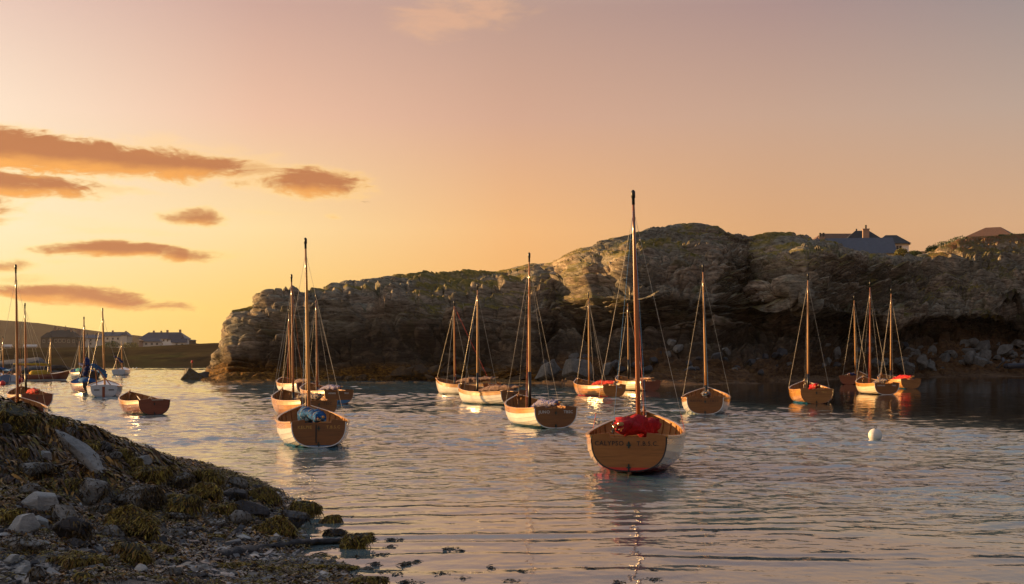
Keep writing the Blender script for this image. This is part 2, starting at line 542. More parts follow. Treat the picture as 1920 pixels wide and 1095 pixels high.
# ================================================================== HEADLAND
#  photo column: waterline row, then (row, distance) of beach back, undercut, lip, terrace and crest
HC = [
    (376, 712, (711.5, 118.5), (711, 119), (710.5, 120), (710, 121), (709.5, 122)),
    (388, 713, (708, 118), (702, 118.5), (694, 119.5), (690, 121), (688, 123)),
    (402, 713.5, (704, 116.5), (692, 117.5), (682, 118.5), (672, 121), (664, 124)),
    (412, 714, (701, 115), (682, 116.5), (662, 117), (648, 120), (634, 124)),
    (421, 714, (700, 114.3), (676, 114.4), (645, 117.89999999999999), (628, 120), (612, 124)),
    (433, 714, (700, 114), (670, 113.9), (622, 117.6), (598, 120), (583, 124)),
    (478, 714, (702, 113), (668, 113.9), (602, 117.6), (584, 122), (577, 126)),
    (484, 714, (702, 113), (668, 114.0), (598, 117.8), (574, 122), (563, 127)),
    (503, 714, (702, 113), (665, 114.4), (590, 118.6), (558, 123), (547, 127)),
    (545, 714, (702, 113), (662, 114.9), (585, 118.6), (560, 124), (545, 130)),
    (604, 714, (703, 113), (660, 115.4), (590, 119.6), (560, 126), (551, 136)),
    (625, 714, (703, 113), (658, 115.4), (589, 119.6), (557, 127), (540, 148)),
    (650, 714, (703, 113), (655, 115.4), (588, 119.6), (556, 128), (533, 150)),
    (700, 714, (703, 112.5), (655, 115.4), (588, 119.6), (554, 129), (524, 152)),
    (745, 714, (703, 112), (655, 115.4), (590, 119.6), (552, 130), (515, 152)),
    (850, 713, (700, 112), (650, 115.4), (585, 120.1), (546, 131), (514, 154)),
    (930, 714, (700, 111), (650, 114.9), (580, 120.6), (544, 131), (516, 152)),
    (1000, 715, (700, 110), (645, 114.4), (575, 120.6), (532, 131), (503, 148)),
    (1043, 716, (700, 110), (640, 119), (570, 124), (526, 133), (499, 143)),
    (1062, 716, (700, 110), (640, 118.6), (566, 123), (520, 131.5), (484, 143)),
    (1090, 717, (700, 109.5), (638, 118), (562, 121), (508, 128.5), (466, 142)),
    (1110, 717, (700, 109), (635, 117), (560, 119), (504, 126), (459, 142)),
    (1126, 717, (700, 109), (634, 117), (558, 119), (498, 127), (446, 143)),
    (1180, 717, (700, 109), (632, 116), (555, 116.5), (490, 123), (435, 143)),
    (1300, 717, (698, 109), (625, 118), (560, 119), (490, 128), (427, 150)),
    (1345, 716, (694, 110), (622, 119), (564, 119.5), (494, 129), (431, 151)),
    (1400, 716, (690, 114), (620, 130), (568, 133), (500, 143), (444, 157)),
    (1440, 714, (688, 117), (618, 129), (557, 127), (502, 137), (441, 157.5)),
    (1480, 711.5, (684, 122), (613, 130), (556, 122), (498, 131), (441, 160)),
    (1510, 710, (680, 125), (610, 134), (562, 121), (490, 129), (451, 163)),
    (1560, 708, (677, 131), (608, 140), (580, 128), (480, 136), (471, 166)),
    (1600, 706, (675, 136), (608, 145), (590, 132), (488, 140), (484, 168)),
    (1700, 704, (672, 145), (608, 155), (592, 144), (498, 158), (489, 175)),
    (1745, 703.5, (670, 148), (608, 158), (592, 147), (494, 161), (478, 182)),
    (1800, 703, (668, 150), (608, 160), (590, 149), (488, 164), (455, 190)),
    (1860, 702.5, (666, 151), (606, 162), (588, 151), (484, 167), (444, 196)),
    (1920, 702, (665, 152), (605, 163), (585, 152), (480, 170), (434, 200)),
    (2060, 700, (660, 154), (600, 164), (580, 153), (470, 172), (424, 205)),
    (2300, 699, (655, 156), (600, 166), (580, 155), (470, 174), (430, 206)),
]
HCX = np.array([c[0] for c in HC], float)
ROWS_PY = np.array([[c[1] + 6, c[1]] + [c[k][0] for k in range(2, 7)] for c in HC], float)
ROWS_Y = np.array([[wl(c[1] + 6), wl(c[1])] + [c[k][1] for k in range(2, 7)] for c in HC], float)


def cliff_at(px, py):
    """point on the undisplaced headland seen at a photo pixel"""
    rp = [np.interp(px, HCX, ROWS_PY[:, k]) for k in range(7)]
    ry = [np.interp(px, HCX, ROWS_Y[:, k]) for k in range(7)]
    Y = float(np.interp(-py, [-v for v in rp], ry))
    return at(px, py, Y)


def headland():
    us = np.concatenate([np.arange(376, 520, 1.0), np.arange(520, 1940, 1.4), np.arange(1940, 2300, 6)])
    segs = [14, 34, 56, 92, 86, 74]
    nu = len(us)
    py = np.stack([np.interp(us, HCX, ROWS_PY[:, k]) for k in range(7)])
    yy = np.stack([np.interp(us, HCX, ROWS_Y[:, k]) for k in range(7)])
    rows, rid = [], []
    for k in range(6):
        for j in range(segs[k]):
            t = j / segs[k]
            rows.append((py[k] * (1 - t) + py[k + 1] * t, yy[k] * (1 - t) + yy[k + 1] * t))
            rid.append(k + t)
    rows.append((py[6], yy[6]))
    rid.append(6.0)
    PY = np.stack([r[0] for r in rows])
    YY = np.stack([r[1] for r in rows])
    X = (us[None, :] - 960) / F * YY
    Z = CH + (HZ - PY) / F * YY
    # the back of the hill, falling away behind the crest
    back = 26
    zc, yc, xc = Z[-1], YY[-1], X[-1]
    for j in range(1, back + 1):
        t = j / back
        dyb = t * (12 + 30 * smooth01((us - 376) / 250))
        X = np.vstack([X, xc + dyb * 0.25])
        YY = np.vstack([YY, yc + dyb])
        low = np.interp(us, [376, 437, 620, 1000, 1300, 2300], [-1, -1, 1.5, 5, 8.5, 9])
        Z = np.vstack([Z, zc + (np.minimum(low, zc) - zc) * smooth01(t)])
        rid.append(6 + t)
    rid = np.array(rid)[:, None] * np.ones_like(X)
    nv = X.shape[0]

    def blur(A, n):
        for _ in range(n):
            A = A.copy()
            A[1:-1] = 0.25 * A[:-2] + 0.5 * A[1:-1] + 0.25 * A[2:]
            A[:, 1:-1] = 0.25 * A[:, :-2] + 0.5 * A[:, 1:-1] + 0.25 * A[:, 2:]
        return A
    X, YY, Z = blur(X, 5), blur(YY, 5), blur(Z, 5)

    def normals(X, Y, Z):
        du = np.stack([np.gradient(A, axis=1) for A in (X, Y, Z)], -1)
        dv = np.stack([np.gradient(A, axis=0) for A in (X, Y, Z)], -1)
        n = np.cross(du, dv)
        return n / (np.linalg.norm(n, axis=-1, keepdims=True) + 1e-9)
    N = normals(blur(X, 14), blur(YY, 14), blur(Z, 14))
    x, y, z = X.ravel(), YY.ravel(), Z.ravel()
    f1 = fbm(x / 15, y / 15, z / 11, 3)
    f2 = fbm(x / 5 + 40, y / 5, z / 3.4, 3)
    dip = R(7)
    wz = z + 1.6 * (f1 - 0.5) + 0.2 * (f2 - 0.5)
    s = wz * math.cos(dip) - x * math.sin(dip) + 0.03 * y
    l = x * math.cos(dip) + wz * math.sin(dip) + 0.22 * y + 2 * (f2 - .5)

    def blocks(h, ln, amp, crack, seed, tilt, lt=0.7, cw=0.10):
        sj = s / h + 0.28 * vnoise(l / (ln * 2.2), s / h * 0.5, np.full_like(s, seed))
        ls = np.floor(sj).astype(np.int32)
        k0 = np.full_like(ls, seed)
        lj = l / ln + 7.3 * hash3(ls, k0, k0) + 0.2 * vnoise(s / h * 1.5, l / ln, np.full_like(s, seed + 9.0))
        ll = np.floor(lj).astype(np.int32)
        val = hash3(ls, ll, k0) - 0.5
        row = hash3(ls, k0 + 5, k0 + 3) - 0.5
        fs, fl = sj - ls, lj - ll
        e1 = np.minimum(fs, 1 - fs) * h
        e2 = np.minimum(fl, 1 - fl) * ln
        skip = smooth01((vnoise(l / ln / 3, s / h / 2, np.full_like(s, seed + 4.0)) - 0.22) / 0.35)
        tones.append((0.7 * val + 0.9 * row) * np.where(skip > 0.3, 1, 0.6))
        lat = np.interp(rid.ravel(), [0, 4.9, 5.6, 7], [1, 1, .25, .2])
        c = np.exp(-(e1 / (cw * h)) ** 2) + 0.8 * lat * np.exp(-(e2 / (0.045 * ln)) ** 2)
        return amp * (val * 0.5 * lat + row * 0.9 + tilt * (fs - 0.5) + lt * lat * (0.5 - fl)) * (0.45 + 0.55 * skip) - crack * np.minimum(c, 1.2) * skip
    tones = []
    d = 1.9 * (f1 - 0.5) + 0.9 * (f2 - 0.5)
    d += blocks(2.3, 15.0, 1.15, 0.8, 11, 1.2)
    d += blocks(1.0, 6.5, 0.85, 0.8, 23, 1.3, .7, .13)
    d += blocks(0.46, 2.8, 0.55, 0.5, 37, 1.3, .7, .17)
    d += blocks(0.22, 1.2, 0.24, 0.16, 53, 1.0)
    def plates(ll_, ss_, yy_, amp, tilt, crack, cw, seed):
        # angular joint blocks: every cell is a tilted facet set a little in or out, with an open joint round it
        a, b_, c_ = l / ll_ + seed, s / ss_ + seed * 1.7, y / yy_ + seed * .6
        ia, ib, ic = (np.floor(v).astype(np.int32) for v in (a, b_, c_))
        d1 = np.full_like(a, 9.0); d2 = np.full_like(a, 9.0); val = np.zeros_like(a)
        for i in (-1, 0, 1):
            for j in (-1, 0, 1):
                for k in (-1, 0, 1):
                    h1, h2, h3 = hash3(ia + i, ib + j, ic + k), hash3(ia + i + 31, ib + j + 7, ic + k + 3), hash3(ia + i + 11, ib + j + 53, ic + k + 17)
                    ea, eb, ec = a - (ia + i + h1), b_ - (ib + j + h2), c_ - (ic + k + h3)
                    dq = ea * ea + eb * eb + ec * ec
                    facet = amp * (h3 - .5) * 2 + tilt * ((h1 - .75) * ea + (h2 - .25) * eb)
                    near_ = dq < d1
                    d2 = np.where(near_, d1, np.minimum(d2, dq))
                    val = np.where(near_, facet, val)
                    d1 = np.where(near_, dq, d1)
        e = np.sqrt(d2) - np.sqrt(d1)
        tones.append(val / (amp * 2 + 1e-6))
        return val - crack * np.exp(-(e / cw) ** 2)
    d += plates(8.5, 1.5, 8.0, .26, .40, .60, .085, 3.0) * np.interp(rid.ravel(), [0, 5, 5.7, 7], [1, 1, .35, .3])
    f3 = fbm(x / 1.5, y / 1.5, z / 0.9, 4, 0.6)
    d += 0.24 * (f3 - 0.5)
    # gullies and steep joints that cut the face
    gx = l / 13 + 1.6 * vnoise(z / 5, x / 30, y / 40)
    g = np.abs(gx - np.round(gx))
    d -= 1.4 * (1 - smooth01((rid.ravel() - 4.6) / .8)) * np.exp(-(g / 0.035) ** 2) * smooth01((vnoise(x / 11, z / 9, y / 30) - 0.35) / 0.3)
    r = rid.ravel()
    amp = np.interp(r, [0, 1.0, 1.9, 2.4, 3, 5.7, 6.0, 7], [0.12, 0.22, 0.45, 0.9, 1, 0.8, 0.5, 0.5])
    amp *= np.interp(np.tile(us, nv), [376, 420, 470, 540], [0.22, 0.32, 0.62, 1])
    amp = amp * np.where(r < 2, 1.0, 1.0)
    d = d * amp
    beach = (r < 1.9)
    d = np.where(beach, d + 0.35 * (fbm(x / 0.8, y / 0.8, z / .8, 3) - 0.45), d)
    n = N.reshape(-1, 3)
    Pn = np.stack([x, y, z], 1) + n * d[:, None]
    Pn[:, 2] = np.where(r < 0.5, np.minimum(Pn[:, 2], -0.02 + 0.5 * (r - 0.2)), Pn[:, 2])
    idx = np.arange(nv * nu).reshape(nv, nu)
    Q = np.stack([idx[:-1, :-1].ravel(), idx[:-1, 1:].ravel(), idx[1:, 1:].ravel(), idx[1:, :-1].ravel()], 1)
    me = big_mesh('headland', Pn, Q, False)
    N2 = normals(Pn[:, 0].reshape(nv, nu), Pn[:, 1].reshape(nv, nu), Pn[:, 2].reshape(nv, nu)).reshape(-1, 3)
    px = np.tile(us, nv)
    gn = fbm(Pn[:, 0] / 5, Pn[:, 1] / 5, Pn[:, 2] / 3, 4)
    up = smooth01((N2[:, 2] - 0.42) / 0.3)
    band = np.exp(-((r - 4.75) / 0.5) ** 2) * smooth01((px - 740) / 60) * smooth01((1010 - px) / 40) * 0.38
    heath = smooth01((px - 1690) / 90) * smooth01((r - 5.05) / 0.35) * 0.40
    nook = np.exp(-((px - 1055) / 45) ** 2) * np.exp(-((r - 4.5) / 0.5) ** 2) * 0.35
    grass = up * smooth01((gn + band + heath + nook + 0.06 * (r - 5) - 0.56) / 0.10) * smooth01((Pn[:, 2] - 4.5) / 1.5)
    shore = smooth01((2.5 + 1.2 * (gn - .5) - r) / 0.5) * smooth01((px - 990) / 60)
    weed = smooth01((1.5 + 1.2 * (gn - 0.5) - Pn[:, 2]) / 0.9)
    tarn = smooth01((np.interp(px, [376, 600, 900, 1100, 2300], [2.6, 3.6, 5.0, 5.2, 5.4]) + 4.5 * (f1.astype(float) - 0.5) + 2.0 * (gn - .5) - Pn[:, 2]) / 2.2)
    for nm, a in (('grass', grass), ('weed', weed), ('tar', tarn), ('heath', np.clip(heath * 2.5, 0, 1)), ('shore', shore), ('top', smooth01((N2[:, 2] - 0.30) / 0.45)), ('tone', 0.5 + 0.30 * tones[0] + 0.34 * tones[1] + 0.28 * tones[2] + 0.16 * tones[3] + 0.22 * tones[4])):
        at_ = me.attributes.new(nm, 'FLOAT', 'POINT')
        at_.data.foreach_set('value', a.astype(np.float32))
    return me, Pn.reshape(nv, nu, 3), us, rid


def rock_material():
    m, nt, b = new_mat('headland_rock')
    oc = objco(nt)
    A = lambda n: nd(nt, 'ShaderNodeAttribute', attribute_name=n).outputs['Fac']
    warp = nd(nt, 'ShaderNodeVectorMath', {0: oc, 1: nd(nt, 'ShaderNodeVectorMath', {0: nd(nt, 'ShaderNodeTexNoise', {'Vector': oc, 'Scale': 0.12, 'Detail': 2.0}).outputs[1], 1: (1.5, 1.5, 3)}, operation='MULTIPLY').outputs[0]}, operation='ADD').outputs[0]
    strat = noise(nt, mapping(nt, warp, (0.25, 0.25, 2.4), (0, 0.12, 0)), 1.0, 6, 0.62, 0.3)
    big = noise(nt, oc, 0.16, 4, 0.6)
    med = noise(nt, oc, 0.9, 6, 0.65, 0.4)
    fine = noise(nt, oc, 7.0, 5, 0.7)
    base = ramp(nt, strat, [(0.28, (0.060, 0.042, 0.030)), (0.45, (0.135, 0.100, 0.070)), (0.6, (0.21, 0.165, 0.118)), (0.78, (0.30, 0.25, 0.19))])
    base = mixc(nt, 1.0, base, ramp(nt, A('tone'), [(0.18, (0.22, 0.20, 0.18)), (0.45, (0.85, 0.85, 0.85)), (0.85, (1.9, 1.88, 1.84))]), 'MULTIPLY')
    base = mixc(nt, sstep(nt, big, 0.38, 0.66), base, mixc(nt, 0.6, base, (0.165, 0.165, 0.130, 1)))
    base = mixc(nt, sstep(nt, med, 0.62, 0.75), base, (0.30, 0.20, 0.10, 1))
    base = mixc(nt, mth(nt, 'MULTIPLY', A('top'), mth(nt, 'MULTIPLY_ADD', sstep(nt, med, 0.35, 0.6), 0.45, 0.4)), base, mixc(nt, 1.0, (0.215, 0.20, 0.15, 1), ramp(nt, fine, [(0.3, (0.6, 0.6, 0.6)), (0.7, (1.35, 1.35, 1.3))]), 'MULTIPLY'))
    lich = mth(nt, 'MULTIPLY', sstep(nt, fine, 0.62, 0.72), sstep(nt, noise(nt, mapping(nt, oc, (0.6, 0.6, 1.6)), 0.55, 4), 0.50, 0.64))
    base = mixc(nt, mth(nt, 'MULTIPLY', lich, 0.85), base, (0.52, 0.51, 0.47, 1))
    texn = noise(nt, mapping(nt, warp, (1.3, 1.3, 5.5), (0, 0.12, 0)), 1.0, 6, 0.7, 0.2)
    base = mixc(nt, 1.0, base, ramp(nt, texn, [(0.32, (0.25, 0.23, 0.22)), (0.48, (0.9, 0.9, 0.9)), (0.66, (1.6, 1.58, 1.55))]), 'MULTIPLY')
    moss = sstep(nt, noise(nt, oc, 0.33, 5, 0.6), 0.56, 0.66)
    base = mixc(nt, mth(nt, 'MULTIPLY', moss, 0.45), base, (0.085, 0.095, 0.03, 1))
    base = mixc(nt, mth(nt, 'MULTIPLY', A('tar'), 0.80), base, mixc(nt, sstep(nt, med, 0.5, 0.66), (0.034, 0.022, 0.014, 1), (0.15, 0.105, 0.066, 1)))
    gcol = ramp(nt, noise(nt, oc, 1.6, 5, 0.7), [(0.3, (0.05, 0.06, 0.014)), (0.5, (0.19, 0.15, 0.035)), (0.68, (0.36, 0.25, 0.07))])
    hcol = ramp(nt, noise(nt, oc, 0.8, 5, 0.7), [(0.35, (0.05, 0.065, 0.018)), (0.5, (0.16, 0.10, 0.03)), (0.62, (0.22, 0.085, 0.04)), (0.72, (0.20, 0.15, 0.04))])
    base = mixc(nt, A('grass'), base, mixc(nt, A('heath'), gcol, hcol))
    wcol = ramp(nt, noise(nt, mapping(nt, oc, (1, 1, 2)), 3.2, 5, 0.7, 0.6), [(0.3, (0.022, 0.012, 0.006)), (0.5, (0.12, 0.060, 0.014)), (0.66, (0.34, 0.17, 0.028)), (0.76, (0.45, 0.26, 0.06))])
    base = mixc(nt, mth(nt, 'MULTIPLY', A('weed'), sstep(nt, med, 0.3, 0.42)), base, wcol)
    scol = ramp(nt, noise(nt, mapping(nt, oc, (1, 1, 2.5)), 1.6, 6, 0.72, 0.5), [(0.3, (0.022, 0.011, 0.006)), (0.5, (0.095, 0.048, 0.022)), (0.62, (0.16, 0.085, 0.032)), (0.74, (0.26, 0.20, 0.13))])
    base = mixc(nt, mth(nt, 'MULTIPLY', A('shore'), 0.9), base, scol)
    h = mth(nt, 'ADD', mth(nt, 'MULTIPLY', texn, 0.45), mth(nt, 'ADD', mth(nt, 'MULTIPLY', med, 0.35), mth(nt, 'MULTIPLY', fine, 0.22)))
    bp = nd(nt, 'ShaderNodeBump', {'Height': h, 'Strength': 0.8, 'Distance': 0.35})
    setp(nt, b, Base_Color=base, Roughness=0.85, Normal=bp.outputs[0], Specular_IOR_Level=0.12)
    return m


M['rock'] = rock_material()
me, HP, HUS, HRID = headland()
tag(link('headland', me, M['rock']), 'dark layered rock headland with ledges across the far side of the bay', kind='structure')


def crest(px, row=6.0):
    """displaced headland point near photo column px on a given row parameter"""
    u = int(np.argmin(np.abs(HUS - px)))
    v = int(np.argmin(np.abs(HRID[:, u] - row)))
    return Vector(HP[v, u])


# ================================================================== FAR SHORE AND HILL
def land_material(name, c1, c2, c3, sc):
    m, nt, b = new_mat(name)
    oc = objco(nt)
    n = noise(nt, mapping(nt, oc, (1, 1, 3)), sc, 6, 0.62, 0.3)
    setp(nt, b, Base_Color=ramp(nt, n, [(0.3, c1), (0.5, c2), (0.68, c3)]), Roughness=0.95, Specular_IOR_Level=0.0)
    return m


M['far_land'] = land_material('far_shore_ground', (0.03, 0.022, 0.014), (0.06, 0.044, 0.025), (0.075, 0.072, 0.026), 0.05)
M['hill'] = land_material('hill_heather', (0.05, 0.037, 0.03), (0.07, 0.052, 0.04), (0.08, 0.065, 0.042), 0.006)


def far_shore():
    pxs = np.arange(-420, 520, 3.0)
    ys = np.concatenate([np.linspace(228, 300, 50), np.linspace(303, 900, 80)])
    Xg = (pxs[None, :] - 960) / F * ys[:, None]
    Yg = np.repeat(ys[:, None], len(pxs), 1)
    top = np.interp(pxs, [-420, 0, 150, 240, 300, 400, 520], [655, 653, 651, 652, 648, 643, 642])
    ztop = CH + (HZ - top) / F * 420
    prof = np.interp(ys, [228, 234, 246, 275, 320, 420, 900], [-0.6, 0.0, 1.0, 2.2, 3.4, 4.6, 6.5]) / 4.6
    Zg = prof[:, None] * ztop[None, :]
    x, y = Xg.ravel(), Yg.ravel()
    nz = (fbm(x / 22, y / 22, x * 0, 5) - 0.5).reshape(Xg.shape)
    nz2 = (fbm(x / 5, y / 9, x * 0 + 4, 4) - 0.5).reshape(Xg.shape)
    fade = smooth01((Yg - 232) / 20)
    Zg = Zg + fade * (1.0 * nz * smooth01((420 - Yg) / 100) + 0.9 * nz2 * smooth01((330 - Yg) / 60))
    nv, nu = Xg.shape
    idx = np.arange(nv * nu).reshape(nv, nu)
    Q = np.stack([idx[:-1, :-1].ravel(), idx[:-1, 1:].ravel(), idx[1:, 1:].ravel(), idx[1:, :-1].ravel()], 1)
    return big_mesh('far_shore', np.stack([x, y, Zg.ravel()], 1), Q)


tag(link('far_shore_land', far_shore(), M['far_land']), 'low brown grassy shore beyond the bay mouth', kind='structure')


def far_hill():
    pxs = np.arange(-900, 420, 5.0)
    ys = np.linspace(1300, 3200, 40)
    rid = np.interp(pxs, [-900, -300, 0, 60, 150, 220, 270, 300, 330, 420], [560, 588, 598, 603, 616, 624, 632, 640, 652, 664])
    rid = rid + 1.6 * (fbm(pxs / 26, pxs * 0, pxs * 0, 4) - 0.5)
    Xg = (pxs[None, :] - 960) / F * 2200 * np.ones((len(ys), 1))
    Yg = np.repeat(ys[:, None], len(pxs), 1)
    zr = CH + (HZ - rid) / F * 2200
    prof = np.interp(ys, [1300, 1500, 1900, 2200, 2500, 3200], [0.0, 0.25, 0.78, 1.0, 0.85, 0.2])
    Zg = prof[:, None] * zr[None, :] + 2.5 * (fbm(Xg.ravel() / 90, Yg.ravel() / 90, Xg.ravel() * 0, 4).reshape(Xg.shape) - 0.5) - 1
    nv, nu = Xg.shape
    idx = np.arange(nv * nu).reshape(nv, nu)
    Q = np.stack([idx[:-1, :-1].ravel(), idx[:-1, 1:].ravel(), idx[1:, 1:].ravel(), idx[1:, :-1].ravel()], 1)
    return big_mesh('far_hill', np.stack([Xg.ravel(), Yg.ravel(), Zg.ravel()], 1), Q)


tag(link('hill', far_hill(), M['hill']), 'long hazy hill on the skyline behind the far houses', kind='structure')


# ================================================================== NEAR BEACH
SHX_Y = [4, 10, 13, 14.5, 16.2, 18, 20.7, 23, 25, 28, 31, 35, 40]
SHX_X = [1.0, -0.5, -1.3, -2.0, -2.65, -3.3, -3.85, -4.5, -5.3, -6.6, -8.2, -11, -15]


def beach_h(x, y):
    x, y = np.asarray(x, float), np.asarray(y, float)
    xs = np.interp(y, SHX_Y, SHX_X)
    d = xs - x
    z = np.where(d > 0, 0.055 * d + 0.012 * d ** 1.5 * 0 , 0.16 * d)
    z = np.maximum(z, -0.9)
    rx, ry = x + 9.4, y - 18.6
    r2 = (rx / np.where(rx > 0, 3.9, 7.0)) ** 2 + (ry / np.where(ry > 0, 3.1, 3.3)) ** 2
    mound = 1.55 * np.exp(-r2)
    r3 = ((x + 17) / 6.5) ** 2 + ((y - 21) / 7) ** 2
    mound = mound + 2.6 * np.exp(-r3)
    inl = smooth01(d / 1.2)
    lump = (fbm(x / 1.1, y / 1.1, x * 0, 4) - 0.5)
    lump2 = (fbm(x / 0.28 + 9, y / 0.28, x * 0 + 2, 3) - 0.5)
    return z + mound + (0.18 + 0.75 * smooth01(mound / 0.7)) * lump * (0.35 + 0.65 * inl) + (0.05 + 0.11 * smooth01(mound / .7)) * lump2 - 0.02


def ground_hit(px, py):
    ys = np.linspace(11, 34, 1400)
    xs = (px - 960) / F * ys
    zs = CH + (HZ - py) / F * ys
    h = np.maximum(beach_h(xs, ys), 0.0)
    k = np.argmax(zs <= h)
    return Vector((xs[k], ys[k], h[k]))


def beach_material():
    m, nt, b = new_mat('beach_shingle')
    oc = objco(nt)
    n = noise(nt, oc, 3.0, 6, 0.65)
    f = noise(nt, oc, 26, 4, 0.7)
    w = noise(nt, oc, 1.2, 5, 0.65, 0.5)
    c = ramp(nt, f, [(0.3, (0.03, 0.028, 0.026)), (0.55, (0.085, 0.078, 0.07)), (0.75, (0.15, 0.14, 0.125))])
    c = mixc(nt, sstep(nt, n, 0.42, 0.6), c, (0.045, 0.033, 0.018, 1))
    c = mixc(nt, mth(nt, 'MULTIPLY', sstep(nt, w, 0.5, 0.62), 0.7), c, (0.075, 0.062, 0.016, 1))
    bp = nd(nt, 'ShaderNodeBump', {'Height': mth(nt, 'ADD', f, mth(nt, 'MULTIPLY', n, 0.6)), 'Strength': 0.9, 'Distance': 0.05})
    setp(nt, b, Base_Color=c, Roughness=0.55, Normal=bp.outputs[0])
    return m


M['beach'] = beach_material()


def near_beach():
    xs = np.arange(-24, 3.0, 0.06)
    ys = np.arange(4, 38, 0.07)
    Xg, Yg = np.meshgrid(xs, ys)
    Zg = beach_h(Xg.ravel(), Yg.ravel())
    nv, nu = Xg.shape
    idx = np.arange(nv * nu).reshape(nv, nu)
    Q = np.stack([idx[:-1, :-1].ravel(), idx[:-1, 1:].ravel(), idx[1:, 1:].ravel(), idx[1:, :-1].ravel()], 1)
    return big_mesh('beach', np.stack([Xg.ravel(), Yg.ravel(), Zg], 1), Q)


tag(link('beach', near_beach(), M['beach']), 'dark shingle beach rising into a weed covered mound', kind='structure')
# ================================================================== CLINKER BOATS
LEN, NPL = 4.27, 9
ST = np.array([0, .04, .09, .15, .22, .3, .38, .46, .54, .62, .7, .77, .83, .88, .92, .95, .975, 1.0])
HB = np.interp
def half_beam(t): return float(np.interp(t, [0, .1, .2, .32, .45, .58, .68, .77, .85, .92, .97, 1], [.62, .70, .765, .825, .855, .83, .76, .645, .475, .275, .12, .03]))
def sheer(t): return float(np.interp(t, [0, .15, .3, .5, .65, .8, .9, 1], [.545, .51, .49, .50, .54, .62, .70, .79]))
def keel(t): return float(np.interp(t, [0, .12, .3, .5, .8, .93, 1], [-.03, -.085, -.15, -.18, -.17, -.13, -.06]))
def fullness(t): return float(np.interp(t, [0, .3, .6, .8, .92, 1], [2.75, 2.9, 2.5, 1.95, 1.6, 1.4]))


def section(t, n=48):
    b, zs, zk, q = half_beam(t), sheer(t), keel(t), fullness(t)
    th = np.linspace(0, math.pi / 2, n)
    x = b * np.sin(th) ** (2 / q)
    zr = 1 - np.cos(th) ** (2 / q)
    z = zk + (zs - zk) * zr
    x = np.maximum(x, 0.02)
    y = t * LEN - 0.30 * max(0, (t - .8) / .2) ** 2 * (1 - zr) ** 2.2
    arc = np.concatenate([[0], np.cumsum(np.hypot(np.diff(x), np.diff(z)))])
    return x, z, y, arc / arc[-1]


SEC = [section(t) for t in ST]


def hull_pt(i, a, off):
    x, z, y, arc = SEC[i]
    px_, pz, py_ = np.interp(a, arc, x), np.interp(a, arc, z), np.interp(a, arc, y)
    e = 0.02
    tx = np.interp(min(1, a + e), arc, x) - np.interp(max(0, a - e), arc, x)
    tz = np.interp(min(1, a + e), arc, z) - np.interp(max(0, a - e), arc, z)
    L = math.hypot(tx, tz) + 1e-9
    return (px_ + tz / L * off, py_, pz - tx / L * off)


def inner_x(t, z):
    x, zz, y, arc = section(t)
    return float(np.interp(z, zz, x))


def plank_mesh(k, side):
    a0, a1 = k / NPL - 0.012, (k + 1) / NPL
    V, Fs, mi = [], [], []
    for i in range(len(ST)):
        for (a, o) in ((a0, .017), (a1, .006), (a1, -.006), (a0, -.002)):
            p = hull_pt(i, max(0, a), o)
            V.append((p[0] * side, p[1], p[2]))
    for i in range(len(ST) - 1):
        p, q = i * 4, (i + 1) * 4
        for f, m_ in (((p, q, q + 1, p + 1), 0), ((p + 1, q + 1, q + 2, p + 2), 1), ((p + 2, q + 2, q + 3, p + 3), 1), ((p + 3, q + 3, q, p), 0)):
            Fs.append(f if side > 0 else f[::-1])
            mi.append(m_)
    Fs += [(0, 1, 2, 3), tuple(len(V) - 4 + j for j in (3, 2, 1, 0))]
    mi += [0, 0]
    me = small_mesh('hull_plank', V, Fs, False, mi)
    return me


PLANKS = {(k, s): plank_mesh(k, s) for k in range(NPL) for s in (-1, 1)}


def joined(meshes, name):
    V, Fs, mi = [], [], []
    for me in meshes:
        k = len(V)
        V += [v.co[:] for v in me.vertices]
        for p in me.polygons:
            Fs.append(tuple(i + k for i in p.vertices))
            mi.append(p.material_index)
    return small_mesh(name, V, Fs, False, mi)


HULL_LOW = joined([PLANKS[k, s] for k in range(NPL - 1) for s in (-1, 1)], 'hull')
HULL_TOP = joined([PLANKS[NPL - 1, s] for s in (-1, 1)], 'sheer_strake')

RIBT = np.linspace(.06, .93, 15)


def rib_mesh(t, side):
    mb = MB()
    x, z, y, arc = section(t)
    V = []
    for a in np.linspace(0.1, 1.0, 9):
        px_, pz, py_ = np.interp(a, arc, x), np.interp(a, arc, z), np.interp(a, arc, y)
        tx = np.interp(min(1, a + .02), arc, x) - np.interp(a - .02, arc, x)
        tz = np.interp(min(1, a + .02), arc, z) - np.interp(a - .02, arc, z)
        L = math.hypot(tx, tz)
        nx, nz = tz / L, -tx / L
        for (o, dy) in ((-.004, -.014), (-.024, -.014), (-.024, .014), (-.004, .014)):
            V.append(((px_ + nx * o) * side, py_ + dy, pz + nz * o))
    Fs = []
    for i in range(8):
        for j in range(4):
            f = (i * 4 + j, i * 4 + (j + 1) % 4, (i + 1) * 4 + (j + 1) % 4, (i + 1) * 4 + j)
            Fs.append(f if side < 0 else f[::-1])
    Fs += [(3, 2, 1, 0), (32, 33, 34, 35)]
    return small_mesh('rib', V, Fs)


RIBS = [rib_mesh(t, s) for t in RIBT for s in (-1, 1)]
RIBS_ALL = joined(RIBS, 'ribs')


